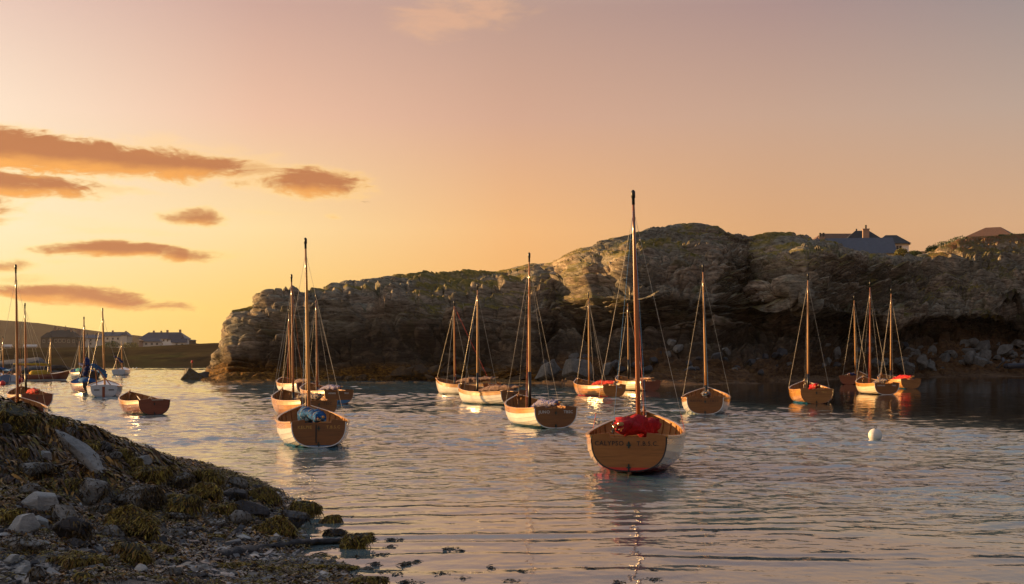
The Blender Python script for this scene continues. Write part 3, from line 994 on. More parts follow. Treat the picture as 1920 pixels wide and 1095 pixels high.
def rail_mesh(side):
    """gunwale: capping and rubbing strake swept along the sheer"""
    V = []
    for i in range(len(ST)):
        x, z, y, arc = SEC[i]
        bx, bz, by = x[-1], z[-1], y[-1]
        for dx_, dz_ in ((-.030, -.012), (-.030, .014), (-.016, .020), (.020, .020), (.030, .012), (.030, -.022), (.016, -.030), (.010, -.030)):
            V.append((max(0.0, bx + dx_) * side, by + (.03 if i == len(ST) - 1 else 0), bz + dz_))
    n = 8
    Fs = []
    for i in range(len(ST) - 1):
        for j in range(n):
            f = (i * n + j, (i + 1) * n + j, (i + 1) * n + (j + 1) % n, i * n + (j + 1) % n)
            Fs.append(f[::-1] if side > 0 else f)
    Fs += [tuple(range(n)), tuple((len(ST) - 1) * n + j for j in range(n))]
    me = small_mesh('gunwale', V, Fs)
    bm = bmesh.new(); bm.from_mesh(me); bmesh.ops.recalc_face_normals(bm, faces=bm.faces); bm.to_mesh(me); bm.free()
    return me


RAILS = [rail_mesh(-1), rail_mesh(1)]


def transom_mesh(notch=True):
    x, z, y, arc = SEC[0]
    aa = np.linspace(0, 1, 22)
    pts = [(np.interp(a, arc, x), np.interp(a, arc, z)) for a in aa]
    pts = [(max(0, p[0] - .004), p[1] + (.006 if i == 0 else 0)) for i, p in enumerate(pts)]
    b, zs = pts[-1]
    top = lambda xx: zs + .018 + .055 * (1 - (xx / b) ** 2)
    right = [(p[0], p[1]) for p in pts[1:]]
    crown = [(b - .01, zs + .02)] + [(xx, top(xx)) for xx in np.linspace(b - .04, .30, 5)]
    if notch:
        crown += [(.29, top(.29) - .075), (-.31, top(.31) - .075)]
        left_c = [(xx, top(xx)) for xx in np.linspace(-.32, -b + .04, 5)] + [(-b + .01, zs + .02)]
    else:
        crown += [(.1, top(.1)), (-.1, top(.1))]
        left_c = [(xx, top(xx)) for xx in np.linspace(-.30, -b + .04, 5)] + [(-b + .01, zs + .02)]
    left = [(-p[0], p[1]) for p in pts[1:]][::-1]
    poly = right + crown + left_c + left
    bm = bmesh.new()
    vs_ = [bm.verts.new((p[0], -.006, p[1])) for p in poly]
    f = bm.faces.new(vs_)
    r = bmesh.ops.extrude_face_region(bm, geom=[f])
    for v in [g for g in r['geom'] if isinstance(g, bmesh.types.BMVert)]:
        v.co.y = .026
    bmesh.ops.recalc_face_normals(bm, faces=bm.faces)
    bmesh.ops.triangulate(bm, faces=[f_ for f_ in bm.faces if len(f_.verts) > 4])
    me = D.meshes.new('transom')
    bm.to_mesh(me)
    bm.free()
    return me


TRANSOM = transom_mesh(True)
TRANSOM_PLAIN = transom_mesh(False)


def edge_mesh():
    x, z, y, arc = SEC[0]
    pts = [(-np.interp(a, arc, x), -.005, np.interp(a, arc, z)) for a in np.linspace(1, 0, 20)]
    pts += [(-p[0], p[1], p[2]) for p in pts[::-1][1:]]
    mb = MB()
    mb.tube(pts, .013, 6)
    return mb.mesh('transom_edge')


TR_EDGE = edge_mesh()


def misc_meshes():
    out = {}
    mb = MB()          # stem and keel
    pts = []
    for zr in np.linspace(1.06, 0, 10):
        i = len(ST) - 1
        x, z, y, arc = SEC[i]
        zz = z[0] + (z[-1] - z[0]) * min(zr, 1.0) + (max(0, zr - 1) * .7)
        yy = LEN - 0.30 * (1 - min(1, zr)) ** 2.2 + .02
        pts.append((0, yy, zz))
    for t in (.9, .7, .5, .3, .12, .02):
        pts.append((0, t * LEN, keel(t) - .03))
    mb.tube(pts, .032, 6)
    out['stem_post'] = mb.mesh('stem_post')
    for nm, t, w, zz in (('thwart', .45, .24, .34), ('thwart2', .665, .20, .40), ('stern_bench', .06, .34, .36)):
        mb = MB()
        hw = inner_x(t, zz) - .03
        mb.box((0, t * LEN, zz), (hw * 2, w, .026))
        out[nm] = mb.mesh(nm.rstrip('2'))
    V, Fs = [], []      # curved side benches
    for side in (-1, 1):
        k0 = len(V)
        ts = np.linspace(.07, .43, 10)
        for t in ts:
            o = inner_x(t, .36) - .035
            w = .26 + .10 * (1 - math.sin((t - .07) / .36 * math.pi))
            for xx, zz in ((o, .355), (o - w, .355), (o - w, .33), (o, .33)):
                V.append((xx * side, t * LEN, zz))
        for i in range(len(ts) - 1):
            for j in range(4):
                f = (k0 + i * 4 + j, k0 + (i + 1) * 4 + j, k0 + (i + 1) * 4 + (j + 1) % 4, k0 + i * 4 + (j + 1) % 4)
                Fs.append(f if side > 0 else f[::-1])
    h = len(V) // 2
    out['bench_l'] = small_mesh('side_bench', V[:h], [f for f in Fs if max(f) < h])
    out['bench_r'] = small_mesh('side_bench', V[h:], [tuple(i - h for i in f) for f in Fs if min(f) >= h])
    out['floor'] = []
    for k in range(-3, 4):
        xc, w = k * .19, .182
        V, Fs = [], []
        ts = [t for t in np.linspace(.03, .86, 18)]
        ok = []
        for t in ts:
            lim = inner_x(t, .075) - .01
            a, b_ = max(-lim, xc - w / 2), min(lim, xc + w / 2)
            if b_ - a > .01: ok.append((t, a, b_))
        for (t, a, b_) in ok:
            V += [(a, t * LEN, .075), (b_, t * LEN, .075), (b_, t * LEN, .055), (a, t * LEN, .055)]
        for i in range(len(ok) - 1):
            for j in range(4):
                Fs.append((i * 4 + j, i * 4 + (j + 1) % 4, (i + 1) * 4 + (j + 1) % 4, (i + 1) * 4 + j))
        out['floor'].append(small_mesh('floorboard', V, Fs))
    mb = MB()           # centreboard case
    mb.box((0, .47 * LEN, .21), (.06, 1.1, .28))
    mb.box((0, .47 * LEN, .36), (.10, 1.14, .02))
    out['case'] = mb.mesh('centreboard_case')
    mb = MB()           # pintle plate
    mb.box((0, -.014, 0), (.03, .014, .07))
    mb.box((0, -.026, .0), (.075, .012, .022))
    mb.tube([(0, -.04, -.05), (0, -.04, .06)], .012, 6)
    out['gudgeon'] = mb.mesh('gudgeon')
    mb = MB()
    mb.tube([(0, LEN - .12, sheer(.97) + .04), (0, LEN - .12, sheer(.97) + .13)], .018, 6)
    mb.box((0, LEN - .16, sheer(.97) + .015), (.16, .22, .03))
    out['breasthook'] = mb.mesh('breasthook')
    return out


MM = misc_meshes()
FLOOR_ALL = joined(MM['floor'], 'floorboards')


def text_mesh(txt, size):
    cu = D.curves.new('lettering', 'FONT')
    cu.body = txt
    cu.size = size
    cu.align_x = 'CENTER'
    cu.align_y = 'CENTER'
    cu.extrude = 0.002
    cu.resolution_u = 3
    cu.space_character = 1.12
    cu.offset = 0.0012
    o = D.objects.new('lettering', cu)
    me = D.meshes.new_from_object(o)
    D.objects.remove(o)
    me.name = 'lettering'
    return me


def lumpy(path, rad, seed, n=16, m=44, squash=.72, lump=.36, folds=23.0):
    """a rolled sail: a fat tube with creases and sags"""
    path = np.array(path, float)
    tt = np.linspace(0, 1, len(path))
    ts = np.linspace(0, 1, m)
    rg = np.random.default_rng(seed)
    ph = rg.random(6) * 6.28
    pts = np.stack([np.interp(ts, tt, path[:, k]) for k in range(3)], 1)
    for _ in range(3): pts[1:-1] = .25 * pts[:-2] + .5 * pts[1:-1] + .25 * pts[2:]
    V, Fs = [], []
    for i in range(m):
        t = ts[i]
        tg = pts[min(i + 1, m - 1)] - pts[max(i - 1, 0)]
        tg /= np.linalg.norm(tg) + 1e-9
        a = np.cross(tg, (0, 0, 1)); a /= np.linalg.norm(a) + 1e-9
        b = np.cross(a, tg)
        r0 = float(np.interp(t, tt, rad))
        for k in range(n):
            th = 2 * math.pi * k / n
            r = r0 * (1 + lump * (math.sin(2 * th + ph[0] + 5 * t) * .35 + .4 * math.sin(folds * t + 1.5 * math.sin(th + ph[1])) * abs(math.sin(folds * .5 * t + ph[2])) + .35 * math.sin(3 * th + ph[3] + 9 * t)))
            V.append(pts[i] + a * math.cos(th) * r + b * math.sin(th) * r * squash)
    Vn = np.array(V)
    cr = fbm(Vn[:, 0] * 9 + seed, Vn[:, 1] * 5, Vn[:, 2] * 9, 3) - .5
    cr2 = fbm(Vn[:, 0] * 26 + seed, Vn[:, 1] * 9, Vn[:, 2] * 26, 2) - .5
    ctr = np.repeat(pts, n, axis=0)
    V = list(ctr + (Vn - ctr) * (1 + 1.5 * cr + .6 * cr2)[:, None])
    for i in range(m - 1):
        for k in range(n):
            Fs.append((i * n + k, i * n + (k + 1) % n, (i + 1) * n + (k + 1) % n, (i + 1) * n + k))
    Fs += [tuple(range(n))[::-1], tuple((m - 1) * n + k for k in range(n))]
    return small_mesh('furled_sail', V, Fs, True)


def tangle(c, r, seed, rad=.011, n=70):
    rg = np.random.default_rng(seed)
    p = rg.normal(0, 1, (n, 3))
    for _ in range(2): p[1:-1] = .25 * p[:-2] + .5 * p[1:-1] + .25 * p[2:]
    p = p / np.abs(p).max() * np.array(r) + np.array(c)
    mb = MB()
    mb.tube([tuple(v) for v in p], rad, 5)
    return mb.mesh('rope_tangle', True)


STERNS = {}


def stern_mat(kind, bottom, line):
    if (kind, bottom, line) in STERNS: return STERNS[kind, bottom, line]
    m, nt, b = new_mat('painted_stern_' + kind)
    col, g = wood_nodes(nt, tuple(x * .85 for x in {'varnish': (.36, .13, .026), 'oak': OAK, 'mahogany': MAHOG}[kind]), TRW)
    z = nd(nt, 'ShaderNodeSeparateXYZ', {0: objco(nt)}).outputs[2]
    setp(nt, b, Base_Color=mixc(nt, sstep(nt, z, line + .003, line - .003), col, (*bottom, 1)), Roughness=.3, Coat_Weight=.2)
    STERNS[kind, bottom, line] = m
    return m


def sailing_boat(d):
    Yt = wl(d['wy'])
    az_v = math.atan((d['tx'] - 960) / F)
    heading = az_v + R(d['rel'])
    s = d.get('s', 1.0)
    loc = Vector(((d['tx'] - 960) / F * Yt, Yt, d.get('dz', 0.035)))
    root = empty(d.get('name', 'sailing_boat'), loc, -heading, d['label'], 'boat', d.get('group'))
    root.scale = (s, s, s)
    root.rotation_euler = (0, R(d.get('heel', 0)), -heading)
    Mw = Matrix.Translation(loc) @ root.rotation_euler.to_matrix().to_4x4() @ Matrix.Diagonal((s, s, s, 1))
    Mi = Mw.inverted()
    near = Yt < 62
    hm = hull_mat(d['hull'], d['bottom'], d.get('line', .05))
    hs = hull_mat(d.get('strake', 'amber'), d['bottom'], d.get('line', .05))
    ins = M['inside']
    sides = (-1, 1)
    if near:
        for k in range(NPL):
            for sd_ in sides:
                link('hull_plank', PLANKS[k, sd_], [hs if k == NPL - 1 else hm, ins], root)
        for me in MM['floor']: link('floorboard', me, M['oak'], root)
    else:
        link('hull', HULL_LOW, [hm, ins], root)
        link('sheer_strake', HULL_TOP, [hs, ins], root)
        link('floorboards', FLOOR_ALL, M['oak'], root)
    if Yt < 48:
        for me in RIBS: link('rib', me, M['oak'], root)
    else:
        tag(link('ribs', RIBS_ALL, M['oak'], root), kind='stuff')
    for me in RAILS: link('gunwale', me, M[d.get('rail', 'varnish')], root)
    link('stem_post', MM['stem_post'], M['oak'], root)
    link('breasthook', MM['breasthook'], M['oak'], root)
    for k in ('thwart', 'stern_bench') + (('thwart2',) if 'mast' in d else ()):
        link(MM[k].name.split('.')[0], MM[k], M['varnish'], root)
    for k in ('bench_l', 'bench_r'): link('side_bench', MM[k], M['varnish'], root)
    if 'mast' in d: link('centreboard_case', MM['case'], M['varnish'], root)
    tr = link('transom', TRANSOM if d.get('notch', True) else TRANSOM_PLAIN, stern_mat(d.get('transom', 'varnish'), d['bottom'], d['sl']) if 'sl' in d else M['stern_' + d.get('transom', 'varnish')], root)
    link('transom_edge', TR_EDGE, M[d.get('edge', 'whitepaint')], root)
    if near:
        for zz in (.40, .03):
            link('gudgeon', MM['gudgeon'], M['fitting'], tr, (0, 0, zz))
    if 'slot' in d:                                   # dark rudder strap on the stern
        mb = MB(); mb.box((-.06, -.012, .28), (.03, .012, .42)); mb.build('rudder_strap', M['black'], tr)
    for (txt, xx, sz, mt) in d.get('text', ()):
        o = link('lettering', text_mesh(txt, sz), M[mt], tr, (xx, -.0095, d.get('tz', .425)))
        o.rotation_euler = (R(90), 0, 0)
    # rig
    if 'mast' in d:
        fx, topx, topy = d['mast']
        base_l = Vector((0, .665 * LEN, .08))
        bw = Mw @ base_l
        Zt = CH + (HZ - topy) / F * bw.y
        lean = (topx - fx) / F * bw.y
        tw = Vector((bw.x + lean, bw.y, Zt))
        top_l = Mi @ tw
        dv = top_l - base_l
        th = (.043 if s > .9 else .04)
        ts_ = [0, .25, .5, .7, .85, 1]
        rr = [th, th, th * .95, th * .83, th * .68, th * .52]
        mb = MB()
        mb.tube([base_l + dv * t for t in ts_], rr, 10)
        mast = mb.build('mast', M[d.get('mastmat', 'mast')], root, True)
        mb = MB()
        mb.tube([top_l - dv * .045, top_l - dv * .02, top_l - dv * .018, top_l + dv * .006, top_l + dv * .012], [th * .66, th * .66, th * .9, th * .9, th * .4], 8)
        mb.build('mast_cap', M['black'], mast, True)
        if d.get('sleeve'):
            a, b_ = d['sleeve']
            mb = MB()
            mb.tube([base_l + dv * a, base_l + dv * b_], th * 1.12, 10)
            mb.build('mast_sleeve', M['black'], mast, True)
        hd = base_l + dv * .935
        k = max(.0038, .000105 * Yt)
        cp = [(-half_beam(.60) - .02, .60 * LEN, sheer(.60)), (half_beam(.60) + .02, .60 * LEN, sheer(.60))]
        for c in cp:
            c = Vector(c)
            mb = MB(); mb.tube([hd, hd.lerp(c, .93)], k, 5)
            w = mb.build('shroud', M['rope'], root)
            mb = MB(); mb.tube([hd.lerp(c, .93), c], k * 1.3, 5)
            mb.build('lanyard', M[d.get('lanyard', 'rope')], w)
        mb = MB(); mb.tube([hd, (0, LEN - .05, sheer(1) + .04)], k * .8, 5)
        mb.build('forestay', M['wire'], root)
        for (mt, dx_, dy_, hgt) in d.get('hal', (('rope', .10, -.12, .30),)):
            mb = MB(); mb.tube([base_l + dv * .95, (base_l.x + dx_, base_l.y + dy_, hgt)], k * .85, 5)
            mb.build('halyard', M[mt], root)
    if 'sail' in d:
        sm = M[d['sail']]
        sd_ = d.get('seed', 1)
        path = d.get('path', [(.03, 2.6, .46), (.08, 1.9, .60), (.03, 1.1, .64), (-.02, .3, .67), (.0, -.14, .68)])
        rad = d.get('rad', [.08, .13, .14, .12, .07])
        fs = link('furled_sail', lumpy(path, rad, sd_), sm, root)
        e = Vector(path[-1])
        dr = (Vector(path[-1]) - Vector(path[-2])).normalized()
        mb = MB()
        mb.tube([e - dr * .9 + Vector((.06, 0, .02)), e + dr * .16 + Vector((.05, 0, .03))], .032, 8)
        mb.tube([e - dr * .9 + Vector((-.05, 0, -.01)), e + dr * .08 + Vector((-.06, 0, -.02))], .026, 8)
        mb.build('spar', M['mast'], fs, True)
        for q, mt in enumerate(d.get('ropes', ('rope_orange', 'rope'))):
            link('rope_tangle', tangle(e + Vector((.03 * (-1) ** q, .04, -.02)), (.10, .10, .08), sd_ * 7 + q, .010, 46), M[mt], fs)
        if near and d.get('ties', True):
            for t in (.3, .55, .8):
                p = Vector([np.interp(t, np.linspace(0, 1, len(path)), [q[k] for q in path]) for k in range(3)])
                r_ = float(np.interp(t, np.linspace(0, 1, len(rad)), rad)) * 1.09
                mb = MB()
                mb.tube([(p.x + r_ * math.cos(a), p.y + .03 * math.sin(2 * a), p.z + r_ * .9 * math.sin(a)) for a in np.linspace(0, 2 * math.pi, 14)], .008, 5)
                mb.build('sail_tie', M[d.get('tie', 'rope')], fs)
    for e in d.get('extra', ()): e(root)
    return root


RED, BLUE, TEAL, WHT, GREEN, BLK = (.55, .016, .01), (.02, .16, .33), (.012, .035, .035), (.7, .68, .64), (.03, .12, .08), (.02, .02, .02)
G = 'wooden clinker sailing dinghies moored in the bay'


def patch_on_sail(root):
    mb = MB()
    mb.add([(-.02, .28, .815), (.10, .10, .79), (.14, .14, .80), (.02, .33, .825)], [(0, 1, 2, 3)])
    mb.build('sail_patch', M['whitepaint'], [c for c in root.children if c.name.startswith('furled_sail')][0])


BOATS = [
    dict(tx=1179, wy=893, rel=4.0, s=1.04, label='varnished sailing boat lettered CALYPSO with a red sail cover and red waterline', hull='blond', strake='amber', bottom=RED, line=.045, sl=.03, dz=.12,
         edge='black', transom='varnish', mast=(1203, 1191, 362), mastmat='mast_dark', lanyard='rope_red', sail='sail_red', seed=3, ties=False,
         path=[(.16, 2.2, .46), (.24, 1.6, .60), (.16, 1.0, .66), (-.04, .45, .70), (-.16, .02, .72)], rad=[.10, .17, .18, .16, .11], ropes=('rope', 'black', 'rope_orange'),
         hal=(('rope_red', -.06, -.1, .35), ('rope_blue', -.42, -1.0, .5), ('rope_blue', .16, -.3, .45), ('rope_red', .09, -.1, .7)),
         text=(('CALYPSO', -.325, .105, 'letter_dark'), ('T.B.S.C.', .31, .10, 'letter_dark'))),
    dict(tx=597.6, wy=841, rel=-4.5, s=0.97, label='white sailing boat with plain brown stern and blue sail bundle in front of three others', hull='white', strake='amber', bottom=BLUE, line=.0, sl=.01, dz=.06,
         edge='whitepaint', transom='oak', mast=(582, 574, 450), sail='sail_blue', seed=5, slot=1, lanyard='rope', sleeve=(.0, .10),
         path=[(-.12, 2.3, .44), (-.16, 1.5, .66), (-.08, .9, .70), (.02, .4, .66), (.04, -.02, .64)], rad=[.12, .19, .13, .13, .11], ropes=('rope_blue', 'rope_orange', 'black', 'rope'),
         hal=(('wire', -.12, -.2, .3), ('rope_blue', -.2, -.3, .5)),
         text=(('KELPIE', -.32, .10, 'letter_gold'), ('T.B.S.C', .33, .095, 'letter_gold'))),
    dict(tx=598, wy=783, rel=-18, label='amber varnished sailing boat moored just behind the blue sail bundle', hull='amber', strake='amber', bottom=(.2, .07, .02), line=.03, edge='oak', transom='oak',
         mast=(554.6, 550.7, 517), mastmat='mast_dark', sail='sail_mixed', seed=9, sleeve=(.0, .14), ropes=('rope', 'black'), hal=(('rope', .12, -.2, .3), ('rope_orange', .2, -.6, .5)),
         text=(('TBSC', .30, .12, 'letter_dark'),)),
    dict(tx=577, wy=739, rel=-19, label='white sailing boat with pale cover, farthest of the cluster of four under the cliff', hull='white', strake='amber', bottom=BLK, line=.02, edge='whitepaint', transom='mahogany',
         mast=(545, 541.7, 581), sail='sail_tan', seed=12, hal=(('rope_red', -.3, -.4, .5), ('rope', .1, .3, .4))),
    dict(tx=635.5, wy=758, rel=-19, label='sailing boat with bright blue underbody and blue and lilac sail on its stern', hull='amber', strake='amber', bottom=BLUE, line=.15, sl=.14, edge='oak', transom='oak', s=1.0,
         mast=(598, 595, 554), mastmat='mast_dark', sail='sail_lilac', seed=14, sleeve=(.0, .12), hal=(('rope', .2, .4, .5), ('rope', -.15, -.2, .4), ('rope', .3, -.8, .5)),
         text=(('HERMES', -.31, .085, 'letter_white'), ('TBSC', .33, .085, 'letter_white'))),
    dict(tx=923, wy=741, rel=-44, label='white sailing boat with red brown stern and tan sail, moored below the weedy rocks', hull='white', strake='amber', bottom=BLK, line=.02, edge='mahogany', transom='mahogany',
         mast=(848, 847, 566), sail='sail_tan', seed=16, sleeve=(.0, .17), hal=(('rope_red', -.1, -.2, .4), ('rope_red', .5, -2.2, .55), ('wire', -.3, .3, .5)),
         path=[(.03, 2.7, .62), (.0, 1.9, .72), (.0, 1.1, .76), (.0, .3, .80), (.0, -.2, .84)], text=(('T.B.S.C', .3, .09, 'letter_gold'),)),
    dict(tx=963, wy=760, rel=-33, label='white sailing boat with dusky rolled sail and navy ties, black lower mast', hull='white', strake='amber', bottom=TEAL, line=.03, edge='whitepaint', transom='oak',
         mast=(893.6, 894, 534), sail='sail_tan', seed=18, sleeve=(.0, .24), tie='sail_navy', ropes=('sail_navy', 'rope_orange', 'sail_navy'),
         path=[(.03, 2.7, .50), (.02, 1.9, .62), (.0, 1.1, .66), (.0, .2, .70), (.0, -.4, .74)], text=(('T.B.S.C', .33, .085, 'letter_gold'),)),
    dict(tx=1042, wy=803, rel=-16, label='white sailing boat lettered JUNO with a blue and lilac sail', hull='white', strake='amber', bottom=TEAL, line=.035, edge='whitepaint', transom='oak',
         mast=(998.7, 997.5, 477), sail='sail_lilac', seed=21, sleeve=(.06, .29), tie='rope', ropes=('rope_red', 'black', 'rope_orange'), hal=(('rope_orange', -.32, -.7, .4), ('rope_red', -.28, -.7, .4), ('rope', .42, -.8, .5)),
         text=(('JUNO', -.34, .12, 'letter_white'), ('TBSC', .37, .11, 'letter_white'))),
    dict(tx=1152, wy=744, rel=-27, label='amber varnished sailing boat with coral sail beside the rocky shore', hull='amber', strake='amber', bottom=RED, line=.02, edge='oak', transom='varnish',
         mast=(1107, 1106, 550.6), sail='sail_coral', seed=23, hal=(('rope', .35, -.9, .5), ('rope', .15, -.3, .3)), text=(('TBSC', .3, .09, 'letter_white'),)),
    dict(tx=1220, wy=733, rel=-27, label='pale sailing boat with dark red stern partly hidden behind the tallest mast', hull='cream', strake='amber', bottom=BLK, line=.02, edge='mahogany', transom='mahogany',
         mast=(1181, 1179, 561), sail='sail_tan', seed=25, sleeve=(.1, .32), rad=[.05, .08, .08, .07, .05]),
    dict(tx=1322, wy=777, rel=1.0, s=1.02, label='white sailing boat lettered ELECTRA seen square from its stern', hull='white', strake='amber', bottom=WHT, line=.02, edge='whitepaint', transom='oak',
         mast=(1323, 1316.4, 498), sail='sail_mixed', seed=27, sleeve=(.02, .16), ropes=('rope', 'rope_blue', 'rope_blue'), rad=[.06, .09, .10, .09, .07], hal=(('rope_blue', .08, -.15, .4), ('rope', -.1, -.1, .3)),
         text=(('ELECTRA', -.30, .09, 'letter_dark'), ('T.B.S.C', .31, .09, 'letter_dark'))),
    dict(tx=1531, wy=757, rel=-7, s=1.06, label='amber sailing boat with a red sail and blue waterline, alone before the dark cliff', hull='amber', strake='amber', bottom=BLUE, line=.035, edge='oak', transom='varnish',
         mast=(1518, 1517.7, 515), sail='sail_red', seed=29, sleeve=(.06, .2), hal=(('rope', -.12, -.1, .3),), rad=[.06, .11, .13, .12, .09], text=(('TBSC', .3, .09, 'letter_gold'),)),
    dict(tx=1592, wy=721, rel=9, s=1.02, label='sailing boat with dark red stern, hindmost of the trio by the boulder beach', hull='cream', strake='mahogany', bottom=BLK, line=.02, edge='mahogany', transom='mahogany',
         mast=(1602, 1599, 556), sail='sail_navy', seed=31, rad=[.05, .1, .11, .1, .07], group=G),
    dict(tx=1663, wy=740, rel=-17, s=1.03, label='cream sailing boat with navy bundle, front of the trio by the boulder beach', hull='cream', strake='amber', bottom=BLK, line=.02, edge='whitepaint', transom='oak',
         mast=(1638, 1637, 530), mastmat='mast_dark', sail='sail_mixed', seed=33, hal=(('rope_red', -.25, -.5, .4), ('rope', .3, -.7, .4)), text=(('OBERON', -.3, .09, 'letter_white'), ('TBSC', .36, .09, 'letter_white'))),
    dict(tx=1708, wy=729, rel=-25, s=1.02, label='amber sailing boat with red sail, right of the trio by the boulder beach', hull='amber', strake='amber', bottom=BLUE, line=.02, edge='oak', transom='varnish',
         mast=(1673, 1674, 542.6), sail='sail_red', seed=35, sleeve=(.0, .16)),
    dict(tx=69.5, wy=766, rel=-9, s=.94, label='varnished sailing boat with red brown stern and orange bundle, near the left rocks', hull='cream', strake='amber', bottom=WHT, line=.03, edge='whitepaint', transom='mahogany',
         mast=(49, 46.6, 570), mastmat='mast_dark', sail='sail_coral', seed=37, sleeve=(.12, .36), ropes=('black', 'rope_orange', 'rope'), hal=(('rope_orange', .1, -.3, .4), ('rope', 1.0, -2.2, .5))),
    dict(tx=43, wy=801, rel=-3, s=.93, label='sailing boat half hidden behind the weedy mound, tall orange mast', hull='white', strake='mahogany', bottom=WHT, line=.03, edge='whitepaint', transom='mahogany',
         mast=(32.6, 28, 499), mastmat='mast_dark', sail='sail_navy', seed=39, rad=[.04, .06, .06, .05, .04], hal=(('rope_orange', .15, -.2, .4), ('rope', -.1, -.2, .3)), lanyard='rope'),
]
for d in BOATS:
    d['group'] = G
    sailing_boat(d)

# the rowing boat without a mast
rb = dict(name='rowing_boat', tx=289.5, wy=778, rel=-14, s=.86, label='open varnished rowing boat without a mast and with a dark red stern', hull='oak', strake='amber', bottom=BLK, line=.0, edge='black', transom='mahogany', notch=False, group=None)


def rowing_gear(root):
    mb = MB(); mb.tube([(-.3, 1.0, .5), (.1, 3.3, .62)], .022, 6); mb.build('oar', M['rope'], root)
    mb = MB(); mb.tube([(-.25, -.02, .62), (-.15, -.03, .70), (-.10, .0, .56), (.35, -.03, .57)], .02, 6); mb.build('mooring_line', M['rope'], root)


rb['extra'] = (rowing_gear,)
sailing_boat(rb)


# ------------------------------------------------------------------ decked yachts and day boats to the left
def deck_mesh(drop=.03):
    V, Fs = [], []
    for i, t in enumerate(ST):
        b = half_beam(t)
        zz = sheer(t) - drop
        V += [(-b + .012, t * LEN, zz), (0, t * LEN, zz + .05), (b - .012, t * LEN, zz)]
    for i in range(len(ST) - 1):
        for j in (0, 1): Fs.append((i * 3 + j, i * 3 + j + 1, (i + 1) * 3 + j + 1, (i + 1) * 3 + j))
    return small_mesh('deck', V, Fs)


DECK = deck_mesh()


def yacht(d):
    Yt = wl(d['wy'])
    heading = math.atan((d['tx'] - 960) / F) + R(d['rel'])
    s = d.get('s', 1.0)
    loc = Vector(((d['tx'] - 960) / F * Yt, Yt, 0))
    root = empty('moored_yacht', loc, -heading, d['label'], 'boat', 'decked boats moored to the left')
    root.scale = (s, s * d.get('sl', 1), s * d.get('sz', 1))
    Mw = Matrix.Translation(loc) @ root.rotation_euler.to_matrix().to_4x4() @ Matrix.Diagonal((*root.scale, 1))
    Mi = Mw.inverted()
    hm = hull_mat(d['hull'], d['bottom'], d.get('line', .04))
    link('hull', HULL_LOW, [hm, hm], root)
    link('sheer_strake', HULL_TOP, [hull_mat(d.get('strake', d['hull']), d['bottom'], .04)] * 2, root)
    for me in RAILS: link('gunwale', me, M[d.get('rail', 'varnish')], root)
    tr = link('transom', TRANSOM_PLAIN, hm if d.get('transom') is None else M[d['transom']], root)
    link('deck', DECK, M[d.get('deck', 'whitepaint')], root)
    if d.get('split'):
        mb = MB(); mb.box((-.02, -.014, .26), (.13, .016, .52)); mb.build('rudder', M['mahogany'], tr)
        for sg in (-1, 1):
            mb = MB(); mb.box((sg * .34, -.010, .36), (.26, .008, .055)); mb.build('stripe', M['black'], tr)
    if d.get('cabin'):
        mb = MB()
        mb.tube([(0, 1.2, .52), (0, 1.3, .60), (0, 2.4, .66), (0, 2.7, .58)], [.30, .42, .40, .22], 12, True, .5)
        mb.build('cockpit_cover', M[d['cabin']], root, True)
    fx, topx, topy = d['mast']
    base_l = Vector((0, d.get('mt', .6) * LEN, .45))
    bw = Mw @ base_l
    tw = Vector((bw.x + (topx - fx) / F * bw.y, bw.y, CH + (HZ - topy) / F * bw.y))
    top_l = Mi @ tw
    dv = top_l - base_l
    th = .055
    mb = MB(); mb.tube([base_l + dv * t for t in (0, .5, .8, 1)], [th, th, th * .8, th * .55], 8)
    mast = mb.build('mast', M[d.get('mastmat', 'mast_dark')], root, True)
    mb = MB(); mb.tube([top_l - dv * .03, top_l + dv * .01], th * .75, 6); mb.build('mast_cap', M['black'], mast)
    k = max(.004, .0001 * Yt) / s
    hd = base_l + dv * .92
    for c in ((-.84, .55 * LEN, .5), (.84, .55 * LEN, .5)):
        mb = MB(); mb.tube([hd, c], k, 5); mb.build('shroud', M['wire'], root)
    mb = MB(); mb.tube([hd, (0, LEN, .8)], k, 5); mb.build('forestay', M['wire'], root)
    if d.get('boom'):
        bz0, bz1, byx = d.get('bz', (1.0, .9, 0.0))
        pts = [(0, base_l.y - .05, bz0), (byx * .3, base_l.y - .9, (bz0 + bz1) / 2 + .02), (byx, d.get('by', .1), bz1)]
        mb = MB(); mb.tube(pts, .045, 8); bo = mb.build('boom', M['mast'], root, True)
        link('furled_sail', lumpy(pts, [.13, .12, .08], d['seed'], 12, 26), M[d['boom']], bo)
        mb = MB()
        for sg in (-1, 1): mb.tube([(sg * .35, d.get('by', .1) + .5, .5), (byx * .8, d.get('by', .1) + .5, bz1 - .06)], .03, 6)
        mb.build('boom_crutch', M['mast_dark'], root)
    return root


